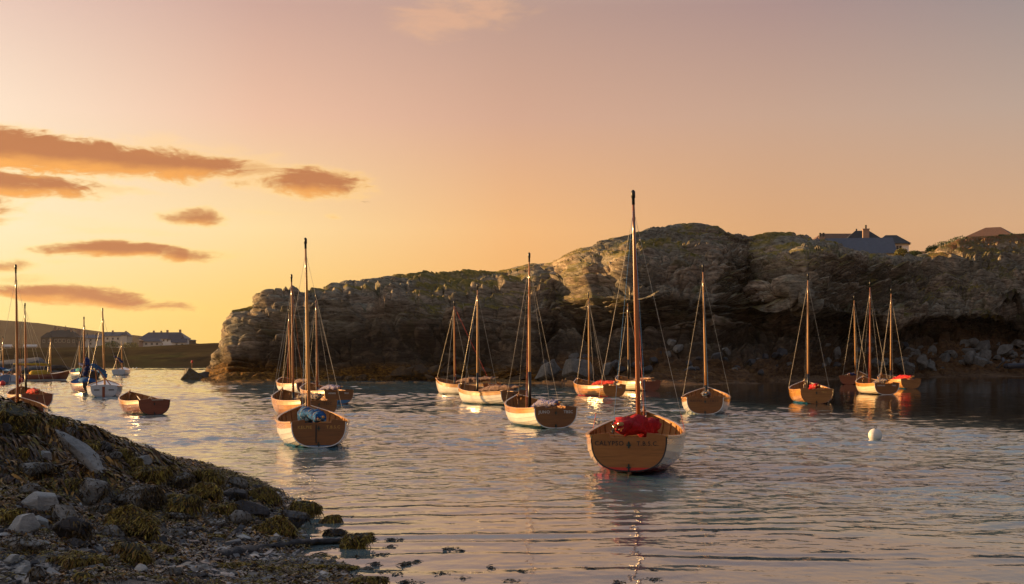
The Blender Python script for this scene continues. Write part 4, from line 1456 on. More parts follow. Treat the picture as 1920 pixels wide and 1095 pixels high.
for d in [
    dict(tx=195, wy=745, rel=1, s=1.0, label='white decked day boat with a rudder down its split stern and blue boom cover', hull='grey', bottom=BLUE, line=.03, mast=(206.5, 202, 579), mastmat='mast', boom='sail_blue', seed=41, bz=(1.0, 1.6, -.55), by=.5, split=1, mt=.55),
    dict(tx=176, wy=736, rel=-12, s=.95, label='dark hulled day boat with blue cockpit cover left of the white one', hull='oak', strake='dark', bottom=BLK, transom='black', deck='sail_blue', mast=(176, 175, 595), boom='sail_navy', seed=43, bz=(1.0, 2.0, .0), by=1.9, cabin='sail_blue'),
    dict(tx=164, wy=710, rel=-14, s=1.05, label='small dark boat with a turquoise cover and grey mast farther out', hull='dark', bottom=BLK, deck='sail_blue', cabin='turq', transom='black', mast=(161.5, 161, 638), mastmat='mast', boom='sail_navy', seed=45, bz=(1.2, .9, 0)),
    dict(tx=174, wy=709, rel=-6, s=1.0, label='boat with a bare grey mast behind the turquoise cover', hull='dark', bottom=BLK, deck='sail_blue', transom='black', mast=(172, 171, 640), mastmat='greymast', boom='sail_navy', seed=46, bz=(1.0, .9, 0)),
    dict(tx=222, wy=704, rel=8, s=1.0, label='pale blue and white boat beside a small red buoy, farthest boat out', hull='paleblue', bottom=TEAL, mast=(224, 223, 641), mastmat='mast', boom='sail_navy', seed=47, bz=(1.3, 1.9, -.5), by=.8),
    dict(tx=28, wy=714, rel=78, s=.98, label='long brown yacht with a yellow boom cover lying beam on', hull='mahogany', strake='mahogany', bottom=WHT, line=.10, mast=(73.5, 73, 634), mastmat='mast', boom='sail_yellow', seed=49, bz=(1.25, 1.35, 0), by=-.1, cabin='sail_yellow', mt=.66),
    dict(tx=12, wy=719, rel=-60, s=1.05, label='bright blue yacht cut off by the left edge', hull='blue', bottom=BLK, mast=(6, 6, 624), mastmat='mast', boom='sail_blue', seed=51, bz=(1.1, 1.0, 0), deck='sail_blue', mt=.5),
    dict(tx=22, wy=717, rel=-15, s=.9, label='pale blue boat between the blue yacht and the brown yacht', hull='paleblue', bottom=BLK, mast=(10, 9, 631), mastmat='mast', boom='sail_blue', seed=53, bz=(1.0, 1.0, 0)),
]:
    if 'turq' not in M:
        M['turq'] = cloth('turquoise_cover', (.05, .30, .28), (.03, .2, .2))
        M['greymast'] = plain('grey_mast', (.16, .16, .17), .4)
    yacht(d)


# ------------------------------------------------------------------ buoys
def buoy(px, py, diam_px, mat, label, name='mooring_buoy'):
    Y = wl(py)
    r = diam_px / F * Y / 2
    root = empty(name, ((px - 960) / F * Y, Y, 0), random.random() * 6, label, 'buoy', 'mooring buoys')
    mb = MB(); mb.ball((0, 0, r * .55), r, 16, 10, (1, 1, .98)); mb.build('float', M[mat], root, True)
    mb = MB()
    mb.tube([(0, 0, r * 1.45), (0, 0, r * 1.6)], r * .16, 8)
    mb.tube([(r * .2 * math.cos(a), 0, r * 1.72 + r * .2 * math.sin(a)) for a in np.linspace(0, 6.283, 10)], r * .05, 5)
    mb.build('mooring_eye', M['black'], root)
    return root


M['buoy_red'] = plain('red_buoy', (.62, .018, .025), .45, var=.15)
M['buoy_white'] = plain('white_buoy', (.70, .66, .60), .5, var=.12)
buoy(5, 722, 11, 'buoy_red', 'red buoy touching the left edge below the blue yacht')
buoy(38, 716, 11, 'buoy_red', 'red buoy between the two orange masts')
buoy(99, 711, 8, 'buoy_red', 'red buoy off the bow of the long brown yacht')
buoy(195, 704, 6, 'buoy_red', 'small red buoy left of the pale blue boat')
buoy(234, 703, 6, 'buoy_red', 'small red buoy at the right of the pale blue boat')
buoy(250, 691, 3, 'buoy_white', 'tiny pale buoy, first of three along the far shore')
buoy(256, 691, 3, 'buoy_white', 'tiny pale buoy, second of three along the far shore')
buoy(235, 691, 3, 'buoy_white', 'tiny pale buoy, third of three along the far shore')
b = buoy(1641, 823, 26, 'buoy_white', 'big white pear shaped buoy floating alone at the right')
# ================================================================== ROCKS
def boulder_mesh(name, seed, cuts=11, rough=.07, sub=4, hard=.93):
    rg = np.random.default_rng(seed)
    bm = bmesh.new()
    bmesh.ops.create_icosphere(bm, subdivisions=sub, radius=1.0)
    V = np.array([v.co[:] for v in bm.verts])
    Q = np.array([[v.index for v in f.verts] for f in bm.faces])
    bm.free()
    for _ in range(cuts):
        n = rg.normal(size=3)
        n /= np.linalg.norm(n)
        dcut = rg.uniform(.38, .82)
        ov = np.maximum(0, V @ n - dcut)
        V = V - n[None, :] * ov[:, None] * hard
    o = rg.random(3) * 50
    nz = fbm(V[:, 0] * 1.6 + o[0], V[:, 1] * 1.6 + o[1], V[:, 2] * 1.6 + o[2], 4) - .5
    nz2 = fbm(V[:, 0] * 5 + o[1], V[:, 1] * 5 + o[2], V[:, 2] * 9 + o[0], 4) - .5
    V = V * (1 + 3.0 * rough * nz + 1.3 * rough * nz2)[:, None]
    ext = np.abs(V).max(0)
    return big_mesh(name, V / ext * .5, Q)      # fits a unit box


def stone_material(name, dark, mid, pale, weedc=None, weed=0.0, rough=.7):
    m, nt, b = new_mat(name)
    geo = nd(nt, 'ShaderNodeNewGeometry')
    pos = geo.outputs['Position']
    rnd = nd(nt, 'ShaderNodeObjectInfo').outputs['Random']
    n = noise(nt, pos, 2.4, 6, .65, .3)
    f = noise(nt, mapping(nt, pos, (1, 1, 2.2)), 16, 5, .7)
    c = ramp(nt, mth(nt, 'ADD', mth(nt, 'MULTIPLY', n, .6), mth(nt, 'MULTIPLY', f, .4)), [(.32, dark), (.5, mid), (.66, pale)])
    c = mixc(nt, mth(nt, 'MULTIPLY', rnd, .45), c, mixc(nt, .5, c, (.09, .085, .08, 1)))
    if weedc:
        nzv = nd(nt, 'ShaderNodeSeparateXYZ', {0: geo.outputs['Normal']}).outputs[2]
        wn = noise(nt, pos, 3.1, 4, .65)
        k = sstep(nt, mth(nt, 'ADD', wn, mth(nt, 'MULTIPLY', nzv, -.12)), .58 - weed, .66 - weed)
        c = mixc(nt, k, c, ramp(nt, f, [(.3, tuple(x * .4 for x in weedc)), (.6, weedc), (.75, tuple(x * 1.9 for x in weedc))]))
    h = mth(nt, 'ADD', mth(nt, 'MULTIPLY', n, .6), mth(nt, 'MULTIPLY', f, .3))
    bp = nd(nt, 'ShaderNodeBump', {'Height': h, 'Strength': .8, 'Distance': .07})
    setp(nt, b, Base_Color=c, Roughness=rough, Normal=bp.outputs[0], Specular_IOR_Level=.3)
    return m


M['stone_grey'] = stone_material('grey_boulder', (.08, .08, .076), (.21, .208, .195), (.40, .385, .355), (.06, .042, .014), .0)
M['stone_blue'] = stone_material('blue_grey_slab', (.14, .152, .158), (.32, .335, .335), (.52, .52, .50), (.06, .042, .014), -.03)
M['stone_dark'] = stone_material('dark_wet_boulder', (.016, .016, .02), (.036, .036, .041), (.075, .07, .075), (.05, .036, .01), .0, .6)
M['stone_mossy'] = stone_material('mossy_boulder', (.025, .03, .022), (.055, .06, .042), (.11, .11, .085), (.07, .06, .014), .08)
M['stone_weedy'] = stone_material('weed_covered_boulder', (.03, .026, .018), (.06, .05, .03), (.10, .085, .06), (.075, .05, .012), .16)
M['stone_far'] = stone_material('beach_boulder', (.055, .052, .046), (.135, .128, .113), (.245, .23, .205), (.05, .032, .014), -.04, .85)
M['stone_orange'] = stone_material('orange_weed_rock', (.02, .012, .006), (.06, .032, .010), (.12, .065, .018), (.17, .085, .016), .06, .8)

ROCKV = [boulder_mesh('boulder', 100 + i, cuts=15 + i % 5, rough=.035 + .012 * (i % 3), hard=.97) for i in range(10)]
HERO = []                      # boulders that carry weed: (object matrix, mesh, amount)


def near_rock(px0, px1, py0, py1, mat, label, k, weed=0.0, depth=1.0, sink=.12, tilt=(0, 0), rz=None, name='boulder', slab=None):
    g = ground_hit((px0 + px1) / 2, py1)
    Y = g.y
    w = (px1 - px0) / F * Y
    h = (py1 - py0) / F * Y
    dpt = w * .75 * depth
    c = g + Vector((0, dpt * .35, h * .5 - h * sink * .5))
    o = link(name, ROCKV[k % 10], M[mat])
    o.location = c
    o.scale = (w * 1.08, dpt, h * (1 + sink))
    o.rotation_euler = (R(tilt[0]), R(tilt[1]), R(k * 37 % 40 - 20) if rz is None else R(rz))
    tag(o, label, 'rock')
    if slab:
        o.scale = (slab[0] / F * Y, dpt, slab[1] / F * Y)
    if weed > 0: HERO.append((o, weed))
    return o


NR = [  # px0, px1, py0, py1, material, label, variant, weed, depth, tilt
    (-40, 56, 748, 806, 'stone_mossy', 'mossy dark rock at the left edge hiding the nearest orange mast', 0, .25, 1.2, (0, 12)),
    (-10, 18, 790, 818, 'stone_dark', 'small dark rock below the mossy rock at the left edge', 1, .1, 1, (0, 0)),
    (100, 188, 806, 888, 'stone_blue', 'pale blue grey slab sloping down the weedy mound', 2, .02, .7, (-25, 44)),
    (8, 96, 868, 898, 'stone_grey', 'flat grey rock lying under the weed on the left of the mound', 3, .15, 1, (0, 4)),
    (147, 209, 890, 946, 'stone_grey', 'pale upright rock in the middle of the mound', 4, .08, .8, (0, 14)),
    (208, 312, 905, 962, 'stone_grey', 'broad flat topped rock with weed hanging from its front', 5, .45, 1, (0, 12)),
    (288, 327, 873, 901, 'stone_dark', 'rounded dark rock on the skyline of the shore', 6, .05, 1, (0, 5)),
    (316, 362, 887, 920, 'stone_grey', 'pale rounded rock between two weedy humps', 7, .3, 1, (0, 0)),
    (360, 422, 880, 914, 'stone_weedy', 'yellow brown weedy hump on the skyline near the water', 8, .9, 1, (0, 0)),
    (354, 414, 905, 940, 'stone_weedy', 'round weed covered boulder beside the smooth dark stone', 9, 1.0, 1, (0, 0)),
    (410, 468, 910, 940, 'stone_dark', 'smooth dark stone between weedy boulders at the water edge', 0, .03, 1, (0, 4)),
    (418, 462, 890, 916, 'stone_grey', 'grey brown rock behind the smooth dark stone', 1, .1, 1, (0, 20)),
    (464, 519, 914, 944, 'stone_weedy', 'brown weedy boulder standing at the waterline', 2, .9, 1, (0, 8)),
    (531, 595, 940, 974, 'stone_mossy', 'mossy topped rock standing in shallow water', 3, .6, 1, (0, 10)),
    (522, 587, 954, 992, 'stone_dark', 'big smooth wet boulder in front of the mossy topped rock', 4, .06, 1, (0, 10)),
    (603, 640, 966, 981, 'stone_weedy', 'tuft of weed on a small rock out in the water', 5, 1.0, 1, (0, 0)),
    (608, 652, 993, 1006, 'stone_dark', 'flat dark stone awash in the shallows', 6, .3, 1, (0, 0)),
    (640, 700, 996, 1030, 'stone_mossy', 'pointed mossy rock, farthest one out in the shallows', 7, .4, 1, (0, 0)),
    (98, 181, 968, 1022, 'stone_dark', 'large purple black boulder on the lower left beach', 8, .08, .9, (0, -16)),
    (196, 296, 952, 1012, 'stone_weedy', 'biggest brown boulder draped in weed', 9, .8, .9, (0, 22)),
    (-14, 86, 1002, 1042, 'stone_grey', 'wide grey rock cut by the left edge of the beach', 0, .12, .8, (0, 6)),
    (156, 203, 944, 968, 'stone_grey', 'grey rock above the purple black boulder', 1, .25, 1, (0, 0)),
    (180, 229, 986, 1012, 'stone_grey', 'speckled grey stone at the foot of the biggest boulder', 2, .15, 1, (0, 0)),
    (422, 466, 956, 988, 'stone_grey', 'angular pointed grey stone near the water', 3, .05, .8, (0, 25)),
    (380, 432, 972, 991, 'stone_grey', 'low brown stone left of the angular stone', 4, .2, 1, (0, 4)),
    (6, 37, 1038, 1060, 'stone_blue', 'small blue grey stone near the lower left corner', 5, 0, 1, (0, 10)),
    (56, 86, 1062, 1090, 'stone_grey', 'pale stone at the bottom edge left of the weed patch', 6, .1, 1, (0, 0)),
    (388, 440, 942, 967, 'stone_weedy', 'weed edged stone behind the low brown stone', 7, .5, 1, (0, 0)),
    (310, 368, 962, 981, 'stone_grey', 'long low grey stone in the weed band', 8, .3, 1, (0, 6)),
    (250, 278, 1058, 1078, 'stone_blue', 'lone pale stone on the open shingle', 9, 0, 1, (0, 8)),
    (78, 196, 1030, 1072, 'stone_weedy', 'low weed buried stone on the lower beach', 0, .6, 1, (0, 0)),
    (452, 476, 946, 962, 'stone_dark', 'small dark stone beside the brown boulder at the waterline', 1, .1, 1, (0, 0)),
    (330, 352, 1000, 1014, 'stone_grey', 'small grey stone in the middle of the shingle', 2, .1, 1, (0, 0)),
    (232, 262, 858, 880, 'stone_weedy', 'small weedy rock on the slope of the mound', 3, .8, 1, (0, 10)),
    (150, 196, 822, 850, 'stone_weedy', 'brown weedy rock on the crest beside the slab', 4, .8, 1, (0, 10)),
    (482, 526, 1064, 1074, 'stone_weedy', 'olive weed tuft stone near the water at the bottom', 5, 1.0, 1, (0, 0)),
    (412, 478, 1057, 1068, 'stone_weedy', 'broad olive weed hummock on the lower beach', 6, 1.0, 1, (0, 0)),
    (530, 606, 1061, 1072, 'stone_weedy', 'yellow weed hummock at the edge of the pools', 7, 1.0, 1, (0, 0)),
    (604, 676, 1061, 1070, 'stone_weedy', 'dark weed hummock awash at the bottom', 8, 1.0, 1, (0, 0)),
    (260, 322, 1022, 1036, 'stone_weedy', 'round yellow weed clump on the shingle', 9, 1.0, 1, (0, 0)),
    (352, 408, 1026, 1034, 'stone_weedy', 'flat brown weed clump on the shingle', 0, 1.0, 1, (0, 0)),
    (640, 720, 1082, 1098, 'stone_weedy', 'weed hummock cut by the bottom edge', 1, 1.0, 1, (0, 0)),
]
for (a, b_, c, e, mt, lb, k, wd, dp, tl) in NR:
    near_rock(a, b_, c, e, mt, lb, k, wd, dp, tilt=tl, slab=(128, 46) if 'slab sloping' in lb else None)

MORE = [(20, 70, 905, 930), (64, 120, 925, 950), (-10, 40, 948, 985), (48, 92, 962, 990), (110, 150, 900, 918), (228, 262, 922, 944), (252, 300, 886, 906), (300, 340, 928, 948), (338, 372, 944, 962),
        (268, 300, 968, 990), (300, 346, 990, 1010), (350, 384, 986, 1000), (388, 420, 1000, 1014), (440, 474, 1000, 1016), (470, 500, 984, 1000), (500, 530, 1006, 1020), (120, 160, 1010, 1028), (206, 240, 1020, 1042),
        (20, 60, 1060, 1078), (140, 176, 1074, 1092), (300, 340, 1062, 1084), (356, 392, 1072, 1090), (20, 50, 838, 860), (64, 96, 840, 862), (84, 118, 782, 806), (120, 142, 800, 818), (176, 214, 828, 850), (214, 246, 842, 862), (246, 286, 852, 876), (52, 80, 776, 796), (330, 356, 884, 900), (470, 494, 906, 922), (240, 318, 868, 908), (24, 110, 912, 962), (300, 372, 930, 972), (90, 150, 946, 986), (424, 500, 940, 972), (486, 548, 968, 1006), (6, 74, 960, 1004), (216, 290, 1018, 1062), (196, 226, 846, 864), (268, 290, 858, 874), (496, 524, 930, 946), (556, 580, 1000, 1010)]
ADJ = ['angular', 'squat', 'rounded', 'slabby', 'split', 'lumpy', 'wedge shaped', 'low', 'tilted', 'blunt', 'jagged']
MW = ['grey', 'dark', 'brown weedy', 'pale', 'mossy']
PLACE = lambda x, y: ('on the upper mound' if y < 880 else 'on the face of the mound' if y < 960 else 'on the middle of the beach' if y < 1030 else 'on the lower beach') + (' at the left edge' if x < 60 else ' left of the biggest boulder' if x < 200 else ' below the flat topped rock' if x < 330 else ' near the weedy humps' if x < 430 else ' close to the water')
for i, (a, b_, c, e) in enumerate(MORE):
    kk = i % 5
    near_rock(a, b_, c, e, ['stone_grey', 'stone_dark', 'stone_weedy', 'stone_blue', 'stone_mossy'][kk], MW[kk] + ' ' + ADJ[i // 5] + ' rock ' + PLACE((a + b_) / 2, e), i * 3 + 1, [.08, .05, .6, .0, .3][kk], .9, tilt=(0, (i * 7) % 23 - 11), sink=.25)

# loose stones scattered over the lower beach
rg = np.random.default_rng(77)
for i in range(110):
    px, py = rg.uniform(0, 600), rg.uniform(940, 1092)
    if px > 380 + (py - 940) * 1.6: continue
    g = ground_hit(px, py)
    if g.z < .01 or g.y > 33: continue
    w = rg.uniform(.06, .17)
    o = link('stone', ROCKV[rg.integers(0, 10)], M[['stone_grey', 'stone_dark', 'stone_blue', 'stone_grey'][rg.integers(0, 4)]])
    o.location = g + Vector((0, 0, w * .1))
    o.scale = (w, w * rg.uniform(.6, 1), w * rg.uniform(.25, .5))
    o.rotation_euler = (rg.uniform(-.2, .2), rg.uniform(-.2, .2), rg.uniform(0, 6))
    tag(o, ('flat' if o.scale.z < w * .38 else 'thick') + ' loose ' + ('cobble' if w > .12 else 'stone') + (' on the upper shingle' if py < 1000 else ' on the middle shingle' if py < 1050 else ' at the bottom of the shingle') + (' near the left edge' if px < 130 else ' below the biggest boulder' if px < 290 else ' in the weed patches' if px < 420 else ' beside the pools'), 'stone', 'small loose stones on the near beach')


# boulders of the far beach under the cliff
def far_rock(px0, px1, py0, py1, mat, label, k, group=None, name='boulder', cat='rock', toward=0.0, rz=0.0):
    p = cliff_at((px0 + px1) / 2, py1)
    Y = p.y - toward
    p = at((px0 + px1) / 2, py1, Y)
    w, h = (px1 - px0) / F * Y, (py1 - py0) / F * Y
    o = link(name, ROCKV[k % 10], M[mat])
    o.location = p + Vector((0, w * .2, h * .42))
    o.scale = (w * 1.08, w * .9, h * 1.2)
    o.rotation_euler = (0, R(rz), R((k * 53) % 60 - 30))
    return tag(o, label, cat, group)


for i, (a, b_, c, e, mt, lb, k, rz) in enumerate([
    (1683, 1722, 672, 698, 'stone_far', 'large pale boulder at the water side of the boulder beach', 0, 12),
    (1733, 1757, 645, 667, 'stone_far', 'tall pale boulder standing on top of the pile', 1, -14),
    (1718, 1740, 663, 690, 'stone_far', 'grey boulder right of the large pale one', 2, 10),
    (1805, 1834, 658, 684, 'stone_far', 'square grey boulder above the weed', 3, 0),
    (1825, 1858, 666, 688, 'stone_far', 'pale flat faced boulder left of the rubber boat', 4, 12),
    (1830, 1864, 636, 660, 'stone_far', 'big rounded boulder at the top of the pile', 5, 0),
    (1840, 1862, 655, 678, 'stone_far', 'pinkish boulder in the middle of the pile', 6, 20),
    (1796, 1836, 650, 664, 'stone_far', 'long low pale boulder in the pile', 7, 4),
    (1774, 1802, 656, 674, 'stone_far', 'pale boulder at the left of the right hand pile', 8, 0),
    (1868, 1898, 646, 666, 'stone_far', 'slanting grey boulder above the outboard motor', 9, -18),
    (1558, 1577, 646, 672, 'stone_far', 'upright grey boulder left of the trio of boats', 1, 0),
    (1618, 1640, 626, 648, 'stone_far', 'dark boulder half in the shade of the overhang', 2, 0),
    (1258, 1284, 646, 662, 'stone_far', 'rounded grey boulder behind the square stern boat', 3, 0),
    (1252, 1272, 634, 648, 'stone_far', 'small boulder above the rounded grey boulder', 4, 10),
    (1002, 1056, 676, 710, 'stone_far', 'large pale boulder by the water behind the lettered white boat', 5, -12),
    (1058, 1122, 672, 712, 'stone_far', 'huge pale boulder behind the amber boat with coral sail', 6, 8),
    (1128, 1150, 676, 700, 'stone_far', 'grey boulder right of the huge pale boulder', 7, 0),
    (1052, 1082, 702, 718, 'stone_orange', 'bright orange weed mound beside the amber boat', 1, 0),
]):
    far_rock(a, b_, c, e, mt, lb, k, rz=rz, toward=1.0)
def rubble_label(px, py, w):
    size = 'large' if w > 20 else 'middling' if w > 13 else 'small'
    where = ('behind the amber boat with coral sail' if px < 1130 else 'left of the tallest mast' if px < 1190 else 'right of the tallest mast' if px < 1270 else 'behind the square stern boat' if px < 1370 else
             'left of the amber boat alone' if px < 1480 else 'behind the amber boat alone' if px < 1570 else 'behind the trio of boats' if px < 1690 else 'right of the trio of boats' if px < 1760 else
             'left of the right pile' if px < 1810 else 'in the right pile' if px < 1870 else 'by the rubber boat')
    lvl = ('at the top of the rubble' if py < 662 else 'halfway down the rubble' if py < 678 else 'low on the rubble') if px > 1500 else ('high on the brown beach' if py < 684 else 'low on the brown beach')
    return '%s grey boulder %s, %s' % (size, lvl, where)


rg = np.random.default_rng(5)
for i in range(150):
    if i < 105:
        px = rg.choice([rg.uniform(1640, 1780), rg.uniform(1770, 1925), rg.uniform(1540, 1660)], p=[.4, .48, .12])
        py = rg.uniform(648, 696)
    else:
        px, py = rg.uniform(1000, 1480), rg.uniform(668, 706)
    w = rg.gamma(4.0, 2.6) + 5
    far_rock(px - w / 2, px + w / 2, py - w * rg.uniform(.55, .95), py, 'stone_far' if rg.random() < (.8 if px > 1500 else .25) else 'stone_dark',
             rubble_label(px, py, w), int(rg.integers(0, 10)), 'rubble boulders at the foot of the cliff', rz=float(rg.uniform(-25, 25)))


rg = np.random.default_rng(15)
for i in range(64):
    px = rg.uniform(748, 1010) if i < 44 else rg.uniform(585, 745)
    w = rg.uniform(12, 40) if i < 44 else rg.uniform(8, 22)
    py = rg.uniform(700, 716) if i < 44 else rg.uniform(710, 715)
    far_rock(px - w / 2, px + w / 2, py - w * rg.uniform(.35, .6), py, 'stone_orange', ('broad' if w > 26 else 'small') + ' weedy rock below the headland, ' + ('by the cluster of four boats' if px < 670 else 'between the boat clusters' if px < 760 else 'left of the two white boats' if px < 830 else 'behind the two white boats' if px < 920 else 'behind the lettered white boat') + (', at the waterline' if py > 709 else ', above the waterline'), int(rg.integers(0, 10)),
             'weedy rocks along the foot of the headland', name='weedy_rock', rz=float(rg.uniform(-15, 15)))


def sea_rock(px0, px1, py0, wpy, mat, label, k, cut=0.3):
    Y = wl(wpy)
    w, h = (px1 - px0) / F * Y, (wpy - py0) / F * Y
    o = link('rock', boulder_mesh('sea_rock', 300 + k, 12, .10, 5), M[mat])
    o.location = ((px0 + px1) / 2 / F * Y - 960 / F * Y, Y + w * .2, h * .22)
    o.scale = (w * 1.35, w * .8, h * 1.5)
    return tag(o, label, 'rock')


sea_rock(336, 378, 689, 712, 'stone_weedy', 'dark pointed rock off the tip of the headland', 1)
sea_rock(358, 392, 696, 712, 'stone_dark', 'low dark rock joining the headland tip', 4)
sea_rock(-60, 62, 669, 699, 'stone_dark', 'black rocky point behind the yachts, tall part', 2)
sea_rock(20, 108, 684, 700, 'stone_dark', 'black rocky point behind the yachts, low part', 3)
sea_rock(80, 130, 694, 700, 'stone_dark', 'black rocky point behind the yachts, seaward tail', 5)
# red marker on the rock
p = at(360, 686, wl(712) + 1)
mk = empty('channel_marker', p, 0, 'thin post with a small red top on the dark pointed rock', 'marker')
mb = MB(); mb.tube([(0, 0, -.5), (0, 0, .30)], .025, 6); mb.build('post', M['mast_dark'], mk)
mb = MB(); mb.ball((0, 0, .34), .085, 10, 8, (1, 1, 1.4)); mb.build('topmark', M['buoy_red'], mk, True)


# ================================================================== WEED AND SHINGLE ON THE NEAR BEACH
def ribbons(name, roots, dirs, length, width, nseg, tint, mat, droop=.55, lift=.5, label=None):
    """short strap shaped fronds lying over the ground, one joined mesh with a colour per frond"""
    n = len(roots)
    side = np.stack([-dirs[:, 1], dirs[:, 0], np.zeros(n)], 1)
    rgx = np.random.default_rng(len(roots))
    curl = rgx.normal(0, .9, n)
    V = np.zeros((n, nseg + 1, 2, 3), np.float32)
    tw = rgx.uniform(-.7, .7, n)
    for j in range(nseg + 1):
        t = j / nseg
        a = curl * t
        dv = np.stack([dirs[:, 0] * np.cos(a) - dirs[:, 1] * np.sin(a), dirs[:, 0] * np.sin(a) + dirs[:, 1] * np.cos(a)], 1)
        c = roots + np.concatenate([dv * (length * t)[:, None], (dirs[:, 2] * length * t + lift * length * t - droop * length * t * t * 1.6)[:, None]], 1)
        wv = width * (.45 + 1.1 * math.sin(math.pi * min(1, t * .9 + .1)) * .6) * (1 - .6 * (t > .99))
        sv = side * wv[:, None] * .5
        sv[:, 2] += tw * wv * .5
        V[:, j, 0] = c - sv
        V[:, j, 1] = c + sv
    base = (np.arange(n) * (nseg + 1) * 2)[:, None]
    q = []
    for j in range(nseg):
        q.append(np.concatenate([base + j * 2, base + j * 2 + 1, base + j * 2 + 3, base + j * 2 + 2], 1))
    me = big_mesh(name, V.reshape(-1, 3), np.concatenate(q, 0), True)
    at_ = me.attributes.new('tint', 'FLOAT_COLOR', 'POINT')
    cols = np.repeat(np.concatenate([tint, np.ones((n, 1))], 1), (nseg + 1) * 2, axis=0).astype(np.float32)
    at_.data.foreach_set('color', cols.ravel())
    o = link(name, me, mat)
    return tag(o, label, kind='stuff')


def weed_material(name, rough):
    m, nt, b = new_mat(name)
    a = nd(nt, 'ShaderNodeAttribute', attribute_name='tint').outputs['Color']
    setp(nt, b, Base_Color=a, Roughness=rough, Specular_IOR_Level=.34)
    return m


M['wrack'] = weed_material('bladder_wrack', .42)
M['gutweed'] = weed_material('gutweed', .6)


def palette(n, cols, rgx):
    cols = np.array(cols)
    k = rgx.integers(0, len(cols), n)
    return np.clip(cols[k] * rgx.uniform(.7, 1.8, (n, 1)), 0, 1)


def mesh_points(o, cnt, rgx, zmin=-.6):
    me = o.data
    V = np.empty(len(me.vertices) * 3, np.float32)
    me.vertices.foreach_get('co', V)
    N = np.empty(len(me.vertices) * 3, np.float32)
    me.vertices.foreach_get('normal', N)
    V, N = V.reshape(-1, 3), N.reshape(-1, 3)
    Mx = Matrix.LocRotScale(o.location, o.rotation_euler, o.scale)
    A = np.array(Mx)
    P3 = V @ A[:3, :3].T + A[:3, 3]
    N3 = N @ np.array(Mx.inverted().transposed().to_3x3()).T
    N3 /= np.linalg.norm(N3, axis=1, keepdims=True)
    ok = np.where((N3[:, 2] > zmin) & (N3[:, 1] < .75))[0]
    k = rgx.choice(ok, cnt)
    return P3[k], N3[k]


